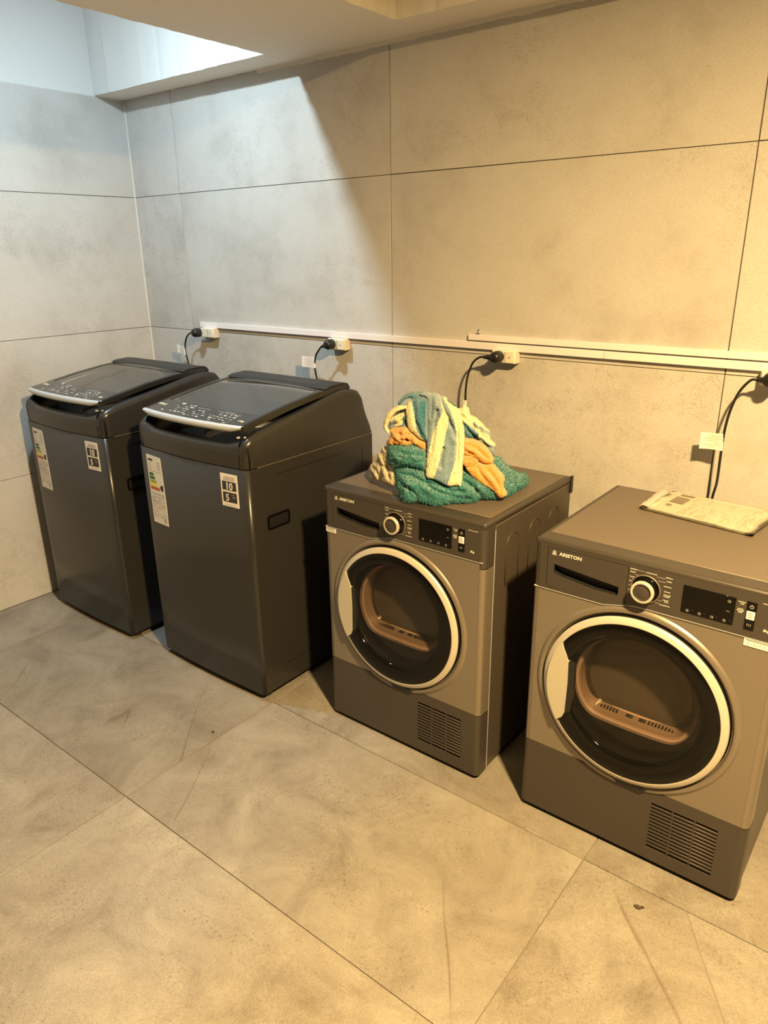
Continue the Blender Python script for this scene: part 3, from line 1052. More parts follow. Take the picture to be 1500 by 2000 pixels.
    for (x, z) in ((0.004, 0.7135), (0.19, 0.7135), (0.27, 0.7325), (DW - 0.006, 0.7325)):
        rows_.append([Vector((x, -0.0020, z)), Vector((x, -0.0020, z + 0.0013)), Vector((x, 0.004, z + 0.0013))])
    b_.grid(rows_, M['silver'], False)  # pale colour stands in for the highlight along the seam
    b_.obj('panel_seam_highlight', cp, recalc=False)
    # drawer with pocket grip
    b_ = MB()
    pocket = [(0.056, 0.788), (0.056, 0.7655), (0.075, 0.759), (0.165, 0.748), (0.222, 0.748), (0.226, 0.752), (0.226, 0.771)]
    pocket = pocket[::-1]
    b_.plate([(0.0378, 0.8312), (0.0378, 0.7230), (0.175, 0.7230), (0.200, 0.7270), (0.2445, 0.7270), (0.2445, 0.8312)], [pocket], -0.0012, 0.022, M['dchamp'], M['black'])
    b_.quad([(0.05, 0.0215, 0.742), (0.232, 0.0215, 0.742), (0.232, 0.0215, 0.792), (0.05, 0.0215, 0.792)], M['black'])
    dr = b_.obj('drawer', t)
    b_ = MB(); b_.quad([(0.033, 0.0195, 0.718), (0.25, 0.0195, 0.718), (0.25, 0.0195, 0.836), (0.033, 0.0195, 0.836)], M['black'])
    # lip along grip
    b_.box((0.078, 0.0000, 0.7455), (0.224, 0.006, 0.7478), M['dchamp'])
    b_.obj('drawer_shadow_gap', dr, recalc=False)
    text('brand_lettering', 'ARISTON', 0.0125, M['print'], dr, (0.068, -0.0018, 0.8145), sx=1.15, bold=0.0003)
    lb = MB()
    hx, hz = 0.0545, 0.8155
    lb.plate([(hx - .0045, hz), (hx + .0045, hz), (hx + .0045, hz + .006), (hx, hz + .0105), (hx - .0045, hz + .006)],
             [[(hx - .0033, hz + .0013), (hx + .0033, hz + .0013), (hx + .0033, hz + .0055), (hx, hz + .0088), (hx - .0033, hz + .0055)]], -0.0018, -0.001, M['print'])
    lb.plate(circle(hx, hz + .0042, .0018, 10), [], -0.0018, -0.001, M['print'])
    lb.plate([(hx - .0065, hz - .002), (hx + .0065, hz - .002), (hx + .0065, hz - .001), (hx - .0065, hz - .001)], [], -0.0018, -0.001, M['print'])
    lb.obj('house_emblem', dr)
    # knob
    kx, kz = 0.290, 0.785
    b_ = MB()
    b_.lathe([(0.036, -0.0012), (0.036, -0.004), (0.0335, -0.0052), (0.0325, -0.003)], M['topchamp'], c=(kx, 0, kz), n=48)
    b_.lathe([(0.0325, -0.002), (0.0270, -0.004), (0.0265, -0.026), (0.0262, -0.027)], M['gloss'], c=(kx, 0, kz), n=48)
    kb = b_.obj('programme_knob', t)
    b_ = MB()
    b_.lathe([(0.0272, -0.020), (0.0275, -0.027), (0.0262, -0.0292), (0.0215, -0.0292), (0.0202, -0.027)], M['ring'], c=(kx, 0, kz), n=48)
    b_.obj('knob_ring', kb, label='silver ring of the knob')
    b_ = MB()
    b_.lathe([(0.0202, -0.0275), (0.0190, -0.0262), (0.014, -0.0285), (0.0, -0.0292)], M['dchamp'], c=(kx, 0, kz), n=48)
    b_.lathe([(0.0206, -0.0292), (0.0202, -0.0262), (0.019, -0.0262)], M['black'], c=(kx, 0, kz), n=48)
    b_.obj('knob_face', kb)
    # programme print round the knob: short strokes and leader lines
    b_ = MB()
    yq = -0.0019
    def pq(xa, za, xb, zb, m=M['print']):
        b_.quad([(xa, yq, za), (xb, yq, za), (xb, yq, zb), (xa, yq, zb)], m)
    rnd = random.Random(11)
    def word(x, z, w_, h_=0.0026):
        xx = x
        while xx < x + w_ - .001:
            c_ = rnd.uniform(.0012, .0026)
            pq(xx, z, min(xx + c_, x + w_), z + h_ * rnd.choice((.7, .8, 1)))
            xx += c_ + .0006
    for (x, z, w_) in ((0.250, 0.8270, 0.018), (0.2505, 0.8195, 0.012), (0.2505, 0.807, 0.010), (0.2505, 0.7955, 0.008), (0.2505, 0.784, 0.008), (0.2505, 0.7725, 0.008), (0.2505, 0.765, 0.007),
                       (0.287, 0.8265, 0.026), (0.333, 0.8255, 0.016), (0.336, 0.8165, 0.012), (0.331, 0.803, 0.018), (0.333, 0.790, 0.015), (0.333, 0.7815, 0.016), (0.333, 0.7775, 0.014),
                       (0.333, 0.768, 0.012), (0.336, 0.764, 0.010), (0.326, 0.7545, 0.024)):
        word(x, z, w_)
    for (xa, za, xb) in ((0.268, 0.8275, 0.284), (0.262, 0.8150, 0.272), (0.313, 0.8225, 0.332), (0.317, 0.8135, 0.334), (0.312, 0.757, 0.325), (0.320, 0.765, 0.331), (0.256, 0.803, 0.262), (0.255, 0.792, 0.259)):
        pq(xa, za, xb, za + .0006)
    word(0.492, 0.8130, 0.014); word(0.496, 0.8085, 0.009)
    word(0.492, 0.7960, 0.012); word(0.491, 0.7920, 0.014); word(0.494, 0.7880, 0.009)
    word(0.540, 0.8215, 0.032, 0.0022)
    b_.obj('programme_print', cp, recalc=False)
    text('capacity_lettering', '8kg', 0.0085, M['print'], cp, (0.549, -0.0022, 0.7575), bold=0.0001)
    # display
    b_ = MB()
    b_.box((0.3745, -0.0030, 0.7530), (0.4870, 0.002, 0.8205), M['gloss'], bevel=0.0006, seg=1)
    dp = b_.obj('display', t)
    b_ = MB()
    def icon(x, z, r, m=M['printg'], n=14, gap=0):
        th = 0.0007
        V_ = b_.grid([[Vector((x + (r) * math.cos(2 * PI * i / n), -0.0034, z + r * math.sin(2 * PI * i / n))) for i in range(n)],
                      [Vector((x + (r - th) * math.cos(2 * PI * i / n), -0.0034, z + (r - th) * math.sin(2 * PI * i / n))) for i in range(n)]], m, False, closed=True)
    for (x, z) in ((0.389, 0.7600), (0.416, 0.7600), (0.443, 0.7600), (0.469, 0.7600), (0.474, 0.8085)):
        icon(x, z, 0.0034)
        icon(x + .0008, z, 0.0014)
    for k in range(4):
        xx = 0.399 + 0.027 * k
        b_.quad([(xx, -0.0034, 0.7625), (xx + .0008, -0.0034, 0.7625), (xx + .0008, -0.0034, 0.7633), (xx, -0.0034, 0.7633)], M['printg'])
    pts = [(0.4705, 0.7835), (0.474, 0.7855), (0.4775, 0.7835)]
    b_.quad([(p[0], -0.0034, p[1]) for p in pts] + [(p[0], -0.0034, p[1] - .001) for p in pts[::-1]], M['printg'])
    b_.obj('display_icon', dp, recalc=False)
    # key strip
    b_ = MB()
    b_.box((0.5095, -0.0030, 0.7520), (0.5300, 0.002, 0.8195), M['gloss'], bevel=0.0006, seg=1)
    ks = b_.obj('key_strip', t)
    b_ = MB(); b_.box((0.5110, -0.0042, 0.7775), (0.5285, -0.002, 0.7975), M['paper'], bevel=0.0008, seg=1)
    for k in range(3):
        b_.box((0.515, -0.0044, 0.782 + .0045 * k), (0.5245 - .001 * k, -0.0040, 0.7845 + .0045 * k), M['inkl'])
    b_.obj('key', ks, label='pale middle key')
    b_ = MB()
    icon(0.5198, 0.8080, 0.0042, M['print'])
    b_.quad([(0.5194, -0.0035, 0.8080), (0.5202, -0.0035, 0.8080), (0.5202, -0.0035, 0.8130), (0.5194, -0.0035, 0.8130)], M['print'])
    for k in range(3):
        b_.quad([(0.5155 + .0035 * k, -0.0034, 0.7615), (0.5165 + .0035 * k, -0.0034, 0.7615), (0.5165 + .0035 * k, -0.0034, 0.7675), (0.5155 + .0035 * k, -0.0034, 0.7675)], M['printg'])
    b_.obj('key_icon', ks, recalc=False)
    # worktop
    b_ = MB()
    b_.box((0.0, -0.001, 0.8285), (DW, 0.545, 0.8500), M['wframe'], bevel=0.009, seg=4)
    wt = b_.obj('worktop', t)
    b_ = MB()
    b_.box((0.016, 0.052, 0.848), (DW - 0.016, 0.532, 0.8515), M['topchamp'], bevel=0.0012, seg=1)
    b_.obj('top_panel', wt)
    b_ = MB(); b_.box((DW - 0.004, 0.535, 0.795), (DW + 0.003, 0.548, 0.851), M['black']); b_.obj('rear_corner', wt)
    # ---- door
    c0 = (CX, 0, CZd)
    b_ = MB()
    b_.lathe([(0.2330, 0.012), (0.2345, 0.000), (0.2340, -0.0085)], M['black'], c=c0, n=128)
    b_.lathe([(0.2340, -0.0085), (0.2330, -0.0125), (0.2305, -0.0150), (0.2195, -0.0198), (0.2182, -0.0202), (0.2165, -0.0190)], M['ring'], c=c0, n=128)
    door = b_.obj('door', t, label='round porthole door with pale silver ring')
    # black glossy ring, window offset upward a little
    gz = 0.013
    b_ = MB()
    n = 128
    rows = []
    for k, (r_out, y_) in enumerate([(0.2172, -0.0190), (0.2145, -0.0205), (0.2000, -0.0222)]):
        rows.append([Vector((CX + r_out * math.cos(2 * PI * i / n), y_, CZd + r_out * math.sin(2 * PI * i / n))) for i in range(n)])
    for (r_in, y_) in [(0.1760, -0.0225), (0.1725, -0.0200), (0.1712, -0.012), (0.170, 0.012)]:
        rows.append([Vector((CX + r_in * math.cos(2 * PI * i / n), y_, CZd + gz + r_in * math.sin(2 * PI * i / n))) for i in range(n)])
    b_.grid(rows, M['gloss'], True, closed=True)
    b_.obj('black_ring', door)
    # handle crescent on the left
    hp = [(CX + 0.2175 * math.cos(a), CZd + 0.2175 * math.sin(a)) for a in [PI - 0.565 + (1.13) * k / 24 for k in range(25)]]
    hp = hp + [(CX - 0.168, CZd - 0.103), (CX - 0.1625, CZd - 0.088), (CX - 0.1605, CZd + 0.0), (CX - 0.1625, CZd + 0.068), (CX - 0.169, CZd + 0.085), (CX - 0.176, CZd + 0.098)]
    b_ = MB(); b_.plate(hp, [], -0.0265, -0.012, M['handle'])
    hd = b_.obj('door_handle', door, label='pale beige crescent handle')
    # dark finger scoop beside the handle
    sp = [(CX - 0.1605, CZd + 0.068), (CX - 0.1585, CZd + 0.0), (CX - 0.161, CZd - 0.088), (CX - 0.147, CZd - 0.080), (CX - 0.1425, CZd), (CX - 0.146, CZd + 0.064)]
    b_ = MB(); b_.plate(sp, [], -0.0240, -0.012, M['black']); b_.obj('finger_scoop', door)
    # glass: outer pane and inner bowl
    b_ = MB()
    b_.lathe([(0.1725, -0.0170), (0.150, -0.0195), (0.11, -0.0212), (0.05, -0.0220), (0.0005, -0.0222)], M['glass'], c=(CX, 0, CZd + gz), n=96)
    b_.obj('door_glass', door, recalc=False)
    def clipped(R_, chord, n=72):
        pts = []
        for i in range(n):
            a = 2 * PI * i / n
            x, z = R_ * math.cos(a), R_ * math.sin(a)
            z = (z + chord) / 2 + math.sqrt(((z - chord) / 2) ** 2 + 0.012 ** 2)   # rounded corner into the flat foot
            pts.append((x, z))
        return pts
    b_ = MB()
    rows = []
    for (R_, ch, y_) in ((0.146, -0.098, 0.020), (0.134, -0.090, 0.045), (0.128, -0.082, 0.090), (0.118, -0.074, 0.118), (0.100, -0.060, 0.126)):
        rows.append([Vector((CX + x, y_, CZd + gz + z)) for x, z in clipped(R_, ch)])
    b_.grid(rows, M['bowl'], True, closed=True)
    b_.obj('glass_bowl', door, recalc=False)
    # black lower liner between ring and filter rim
    b_ = MB()
    b_.plate(circle(CX, CZd + gz, 0.1705, 72), [[(CX + x, CZd + gz + z) for x, z in clipped(0.1575, -0.112)]], 0.011, 0.030, M['gloss'])
    b_.obj('door_liner', door)
    # filter rim of the drum opening with slots
    b_ = MB()
    rows = []
    for (R_, ch, y_) in ((0.1575, -0.112, 0.012), (0.1575, -0.112, 0.024), (0.154, -0.106, 0.030), (0.149, -0.094, 0.036), (0.147, -0.086, 0.058), (0.147, -0.080, 0.085)):
        rows.append([Vector((CX + x, y_, CZd + gz + z)) for x, z in clipped(R_, ch)])
    b_.grid(rows, M['seal'], True, closed=True)
    rim = b_.obj('filter_rim', t)
    b_ = MB()
    for k in range(26):
        x = CX - 0.108 + 0.0085 * k
        if 8 <= k <= 16:
            continue
        b_.box((x, 0.040, CZd + gz - 0.0905), (x + 0.0042, 0.052, CZd + gz - 0.0845), M['black'])
    for k in range(2):
        x = CX - 0.022 + 0.034 * k
        b_.box((x, 0.040, CZd + gz - 0.0905), (x + 0.018, 0.050, CZd + gz - 0.0845), M['black'], bevel=0.002)
    b_.obj('filter_slots', rim)
    # drum
    b_ = MB()
    b_.lathe([(0.147, 0.070), (0.170, 0.078), (0.225, 0.085), (0.232, 0.10), (0.232, 0.40), (0.215, 0.425), (0.0005, 0.440)], M['drum'], c=(CX, 0, CZd), n=72)
    dm = b_.obj('drum', t, recalc=False)
    for k in range(3):
        b_ = MB()
        a = PI * 1.42 + k * 2 * PI / 3
        ca, sa = math.cos(a), math.sin(a)
        rows = []
        for y_ in (0.10, 0.39):
            row = []
            for (s_, h_) in ((-0.045, 0.0), (-0.022, 0.030), (-0.008, 0.042), (0.008, 0.042), (0.022, 0.030), (0.045, 0.0)):
                r_ = 0.229 - h_
                row.append(Vector((CX + ca * r_ - sa * s_, y_, CZd + sa * r_ + ca * s_)))
            rows.append(row)
        V_ = b_.grid(rows, M['drum'], True)
        b_.bm.faces.new(V_[0]); b_.bm.faces.new(V_[1][::-1])
        b_.obj('drum_paddle', dm)
    return t

D1L = 'champagne front loading tumble dryer with the heap of towels on its worktop'
D2L = 'champagne front loading tumble dryer with papers lying on its worktop'
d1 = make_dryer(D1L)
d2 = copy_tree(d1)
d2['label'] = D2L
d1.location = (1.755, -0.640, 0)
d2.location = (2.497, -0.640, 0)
def sticker(parent, x0, z0, x1, z1, nm='small_sticker'):
    b_ = MB()
    b_.box((x0, -0.0010, z0), (x1, 0.0012, z1), M['paper'])
    n = 9
    rnd = random.Random(2)
    for k in range(n):
        xa = x0 + (x1 - x0) * (0.12 + 0.8 * k / n)
        b_.quad([(xa, -0.0013, z0 + .003), (xa + rnd.uniform(.0008, .002), -0.0013, z0 + .003), (xa + rnd.uniform(.001, .002), -0.0013, z1 - .006), (xa, -0.0013, z1 - .006)], M['inkl'])
    b_.quad([(x0 + .004, -0.0013, z1 - .004), (x1 - .004, -0.0013, z1 - .004), (x1 - .004, -0.0013, z1 - .0025), (x0 + .004, -0.0013, z1 - .0025)], M['ink'])
    b_.obj(nm, parent, recalc=False, label='small white paper sticker')
sticker(d1, 0.006, 0.6960, 0.046, 0.7110)
sticker(d2, 0.515, 0.7130, 0.585, 0.7315)

# ------------------------------------------------------------------ cable trunking
def trunk(name, x0, x1, z0, z1, d, label, joints):
    t = empty(name, (x0, 0, z0), label, 'cable trunking', None)
    b_ = MB()
    b_.box((0, -d * 0.55, 0.001), (x1 - x0, -0.0002, z1 - z0 - 0.001), M['pvc'])
    b_.obj('channel', t)
    xs = [0.0] + [j - x0 for j in joints] + [x1 - x0]
    for a, c_ in zip(xs[:-1], xs[1:]):
        b_ = MB(); b_.box((a + 0.0006, -d, 0.0), (c_ - 0.0006, -d * 0.5, z1 - z0), M['pvc'], bevel=0.0015, seg=2)
        b_.obj('cover', t)
    return t
trunk('cable_trunking', 0.412, XR, 1.219, 1.243, 0.014, 'long white plastic cable trunking on the back wall above the washers', [2.386])
trunk('cable_trunking', 1.890, XR, 1.2475, 1.268, 0.014, 'shorter white plastic cable trunking running on top of the long one', [])
b_ = MB()
b_.tube([(1.932, -0.0005, 1.275), (1.932, -0.010, 1.276)], 0.0035, M['print'], n=8)
b_.tube([(1.932, -0.006, 1.276), (1.930, -0.007, 1.288)], 0.0022, M['inkl'], n=6)
b_.tube([(1.921, -0.0005, 1.273), (1.921, -0.007, 1.273)], 0.0030, M['inkl'], n=8)
tag(b_.obj('wall_plug'), 'tiny wall plug poking out above the start of the upper trunking', 'wall plug')

# ------------------------------------------------------------------ sockets, cords
SOCK = [(0.444, 1.198), (1.243, 1.196), (2.000, 1.203), (2.842, 1.206)]
slab = ['cream surface socket above the corner washer, first from the left', 'cream surface socket above the second washer',
        'cream surface socket above the towel heap', 'cream surface socket at the right edge above the papers']
for (sx, sz), lab in zip(SOCK, slab):
    t = empty('wall_socket', (sx, 0, sz), lab, 'socket', 'sockets under the trunking')
    b_ = MB(); b_.box((0, -0.034, -0.0225), (0.090, -0.0003, 0.0225), M['socket'], bevel=0.003, seg=2); b_.obj('box', t)
    b_ = MB(); b_.box((0.004, -0.040, -0.0195), (0.086, -0.033, 0.0195), M['socket'], bevel=0.002, seg=2); b_.obj('faceplate', t)
    b_ = MB()
    b_.box((0.052, -0.0412, -0.017), (0.0535, -0.0395, 0.017), M['inkl'])
    b_.box((0.057, -0.0412, -0.015), (0.0578, -0.0395, 0.015), M['inkl'])
    b_.lathe([(0.0, -0.0410), (0.0022, -0.0410), (0.0022, -0.0395)], M['ink'], c=(0.070, 0, -0.001), n=12)
    b_.obj('screw_hole', t)

clab = ['black power cord of the corner washer with a small white tag', 'black power cord of the second washer with a pinkish white tag',
        'black power cord dropping behind the towel heap', 'black power cord dropping behind the papers with a cream tag']
# path points after the plug spout (room coordinates x, y, z)
PATHS = [
    [(0.412, -0.062, 1.197), (0.392, -0.062, 1.192), (0.366, -0.062, 1.172), (0.349, -0.062, 1.135), (0.346, -0.060, 1.100), (0.353, -0.055, 1.045), (0.362, -0.050, 0.97), (0.36, -0.048, 0.75)],
    [(1.238, -0.068, 1.187), (1.226, -0.068, 1.176), (1.206, -0.068, 1.150), (1.196, -0.067, 1.110), (1.198, -0.062, 1.062), (1.212, -0.055, 1.00), (1.22, -0.05, 0.90), (1.22, -0.048, 0.7)],
    [(1.985, -0.066, 1.201), (1.970, -0.066, 1.199), (1.946, -0.066, 1.180), (1.928, -0.066, 1.140), (1.918, -0.064, 1.09), (1.915, -0.060, 1.03), (1.913, -0.055, 0.95), (1.92, -0.05, 0.8), (1.93, -0.048, 0.6)],
    [(2.842, -0.066, 1.203), (2.826, -0.066, 1.200), (2.802, -0.066, 1.165), (2.786, -0.065, 1.110), (2.779, -0.064, 1.05), (2.778, -0.062, 0.98), (2.778, -0.060, 0.90), (2.770, -0.055, 0.84), (2.76, -0.05, 0.70)]]
PLUGC = [(0.432 + 0.006, 1.198), (1.271, 1.197), (2.031, 1.203), (2.874, 1.205)]
for k in range(4):
    px, pz = PLUGC[k]
    t = empty('power_cord', (px, -0.04, pz), clab[k], 'power cord', 'black cords plugged in at the wall')
    off = Vector((px, -0.04, pz))
    b_ = MB()
    b_.lathe([(0.0, -0.040), (0.008, -0.040), (0.015, -0.037), (0.019, -0.030), (0.0205, -0.018), (0.0205, -0.002), (0.0, -0.002)], M['cable'], n=32)
    p0 = Vector(PATHS[k][0]) - off
    dirv = (p0 - Vector((0, -0.024, 0)))
    b_.tube([Vector((0, -0.022, 0)) + dirv * s for s in (0.0, 0.35, 0.6, 0.8, 1.0)], 0.01, M['cable'], n=12, radii=[0.013, 0.012, 0.0085, 0.0066, 0.0058])
    b_.obj('plug', t)
    b_ = MB()
    pts = [p - off for p in catmull(PATHS[k], 8)]
    b_.tube(pts, 0.0037, M['cable'], n=10)
    b_.obj('cable', t)
    def tagp(x0, x1, z0, z1, y, m, lines, skew=0.0, cx=None):
        b_ = MB()
        n = 8
        for sgn in (0.0, 0.0006):
            rows = []
            for i in range(n + 1):
                u = i / n
                x = x0 + (x1 - x0) * u
                yy = y + 0.003 * math.sin(u * 5) + sgn
                zz = skew * (1 - u)
                rows.append([Vector((x, yy, z0 + zz)) - off, Vector((x, yy, z1 + zz)) - off])
            b_.grid(rows, m, False)
        b_.lathe([(0.0046, 0.0), (0.0046, z1 - z0 + 0.002)], m, c=Vector((cx or x1, y, z0 - 0.001)) - off, axis='z', n=12)
        rnd = random.Random(k)
        for (u0, u1, v0) in lines:
            xa, xb = x0 + (x1 - x0) * u0, x0 + (x1 - x0) * u1
            z_ = z0 + (z1 - z0) * v0
            xx = xa
            while xx < xb:
                c_ = rnd.uniform(.001, .004)
                s_ = skew * (1 - (xx - x0) / (x1 - x0))
                yy = y + 0.003 * math.sin((xx - x0) / (x1 - x0) * 5) - 0.0007
                b_.quad([Vector(q) - off for q in ((xx, yy, z_ + s_), (xx + c_, yy, z_ + s_), (xx + c_, yy, z_ + .0016 + s_), (xx, yy, z_ + .0016 + s_))], M['inkl'] if k == 3 else M['pinkp'])
                xx += c_ + .001
        b_.obj('tag', t, recalc=False, label='folded paper tag round the cord')
    if k == 0:
        tagp(0.286, 0.344, 1.092, 1.130, -0.062, M['paper'], [(0.2, 0.9, 0.3), (0.2, 0.8, 0.6)], skew=0.006)
    elif k == 1:
        tagp(1.124, 1.196, 1.100, 1.144, -0.067, M['paper'], [(0.15, 0.95, 0.2), (0.15, 0.9, 0.35), (0.15, 0.95, 0.5), (0.15, 0.8, 0.65), (0.15, 0.95, 0.8)], skew=-0.002)
    elif k == 3:
        tagp(2.717, 2.777, 0.996, 1.044, -0.063, M['paper2'], [(0.4, 0.97, 0.82), (0.15, 0.95, 0.72), (0.15, 0.97, 0.62), (0.25, 0.8, 0.5), (0.7, 0.97, 0.38), (0.15, 0.95, 0.27), (0.3, 0.7, 0.15)], skew=-0.004)
    else:
        b_ = MB(); b_.lathe([(0.0045, 0.0), (0.0055, -0.03), (0.002, -0.05)], M['paper'], c=Vector((1.9155, -0.0605, 1.045)) - off, axis='z', n=12); b_.obj('tie', t, label='white tie on the cord')

# ------------------------------------------------------------------ papers on the second dryer
t = empty('paper_packet', (2.79, -0.2, 0.8516), 'flat packet of printed papers in a clear sleeve on the right dryer', 'papers')
off = Vector((2.79, -0.2, 0.8516))
def sheet(nm, corners_, z, m, parent, curl=0.004, seed=0, label=None):
    """corners order: left-front, right-front, right-back, left-back"""
    A, B_, C_, D_ = [Vector((c[0], c[1], 0)) for c in corners_]
    rows = []
    nn = 14
    for j in range(nn + 1):
        v = j / nn
        row = []
        for i in range(nn + 1):
            u = i / nn
            p = A * (1 - u) * (1 - v) + B_ * u * (1 - v) + C_ * u * v + D_ * (1 - u) * v
            e = max(abs(u - .5), abs(v - .5)) * 2
            p.z = z + curl * (e ** 6) * (0.6 + 0.5 * noise.noise(Vector((u * 3, v * 3, seed)))) + 0.0010 * (1 + noise.noise(Vector((u * 4, v * 4, seed + 3))))
            row.append(p - off)
        rows.append(row)
    b_ = MB(); b_.grid(rows, m, True)
    bmesh.ops.solidify(b_.bm, geom=b_.bm.faces[:], thickness=-0.0004)
    return b_.obj(nm, parent, recalc=False, label=label), (lambda u, v, dz=0.0: (A * (1 - u) * (1 - v) + B_ * u * (1 - v) + C_ * u * v + D_ * (1 - u) * v) + Vector((0, 0, z + curl * (max(abs(u - .5), abs(v - .5)) * 2) ** 6 * 1.1 + 0.0020 + dz)) - off)
sheet('sheet', ((2.640, -0.283), (2.940, -0.325), (2.965, -0.110), (2.650, -0.088)), 0.8518, M['paper2'], t, 0.001, 1)
sheet('sheet', ((2.636, -0.286), (2.938, -0.330), (2.962, -0.112), (2.644, -0.092)), 0.8530, M['paper2'], t, 0.002, 2)
s3, fp = sheet('sheet', ((2.645, -0.281), (2.940, -0.325), (2.960, -0.105), (2.664, -0.080)), 0.8542, M['paper2'], t, 0.0015, 3)
b_ = MB()
rnd = random.Random(9)
def pr(u0, v0, u1, v1, m):
    b_.quad([fp(u0, v0, .0006), fp(u1, v0, .0006), fp(u1, v1, .0006), fp(u0, v1, .0006)], m)
pr(0.11, 0.50, 0.24, 0.78, M['pic'])
pr(0.12, 0.86, 0.25, 0.92, M['pic'])
pr(0.12, 0.33, 0.17, 0.40, M['pic'])
for u in np.arange(0.28, 0.93, 0.018):
    v = 0.08 + rnd.random() * 0.05
    if rnd.random() < 0.18:
        continue
    top_ = rnd.choice((0.35, 0.55, 0.9, 0.9))
    while v < top_:
        l = rnd.uniform(0.04, 0.14)
        pr(u, v, u + 0.0045, min(v + l, 0.93), rnd.choice((M['inkb'], M['inkb'], M['paper2'])))
        v += l + 0.02
b_.obj('sheet_print', s3, recalc=False)
sheet('sleeve', ((2.622, -0.290), (2.946, -0.334), (2.968, -0.098), (2.632, -0.076)), 0.8572, M['plastic'], t, 0.0015, 5, label='clear plastic sleeve')
b_ = MB()
rows = []
for i in range(18):
    u = i / 17
    y = -0.270 + 0.175 * u
    rows.append([Vector((2.628 + 0.006 * noise.noise(Vector((u * 9, 0, 2))), y, 0.8530)) - off, Vector((2.640 + 0.006 * noise.noise(Vector((u * 7, 3, 2))), y, 0.8600 + 0.003 * noise.noise(Vector((u * 11, 3, 7))))) - off, Vector((2.656, y, 0.8585)) - off])
b_.grid(rows, M['pinkp'], True)
b_.obj('sleeve_edge', t, recalc=False, label='crumpled pinkish edge of the sleeve')

# ------------------------------------------------------------------ crumbs on the floor
def crumb(x, y, s, label, seed):
    b_ = MB()
    r = bmesh.ops.create_icosphere(b_.bm, subdivisions=2, radius=1.0)
    for v in r['verts']:
        k = 1 + 0.6 * noise.noise(v.co * 1.7 + Vector((seed, 0, 0)))
        v.co = Vector((v.co.x * s * k, v.co.y * s * 0.7 * k, max(v.co.z, -0.8) * s * 0.35 * k + s * 0.28))
    b_._tag(b_.bm.faces[:], M['crumb'])
    tag(b_.obj('crumb', None, (x, y, 0)), label, 'crumb')
crumb(1.502, -0.975, 0.0062, 'small dark crumb on the floor in front of the second washer', 1)
crumb(2.905, -0.790, 0.0085, 'dark scrap on the floor in front of the right dryer', 4)
crumb(2.915, -0.782, 0.0055, 'smaller dark scrap beside the other one before the right dryer', 6)

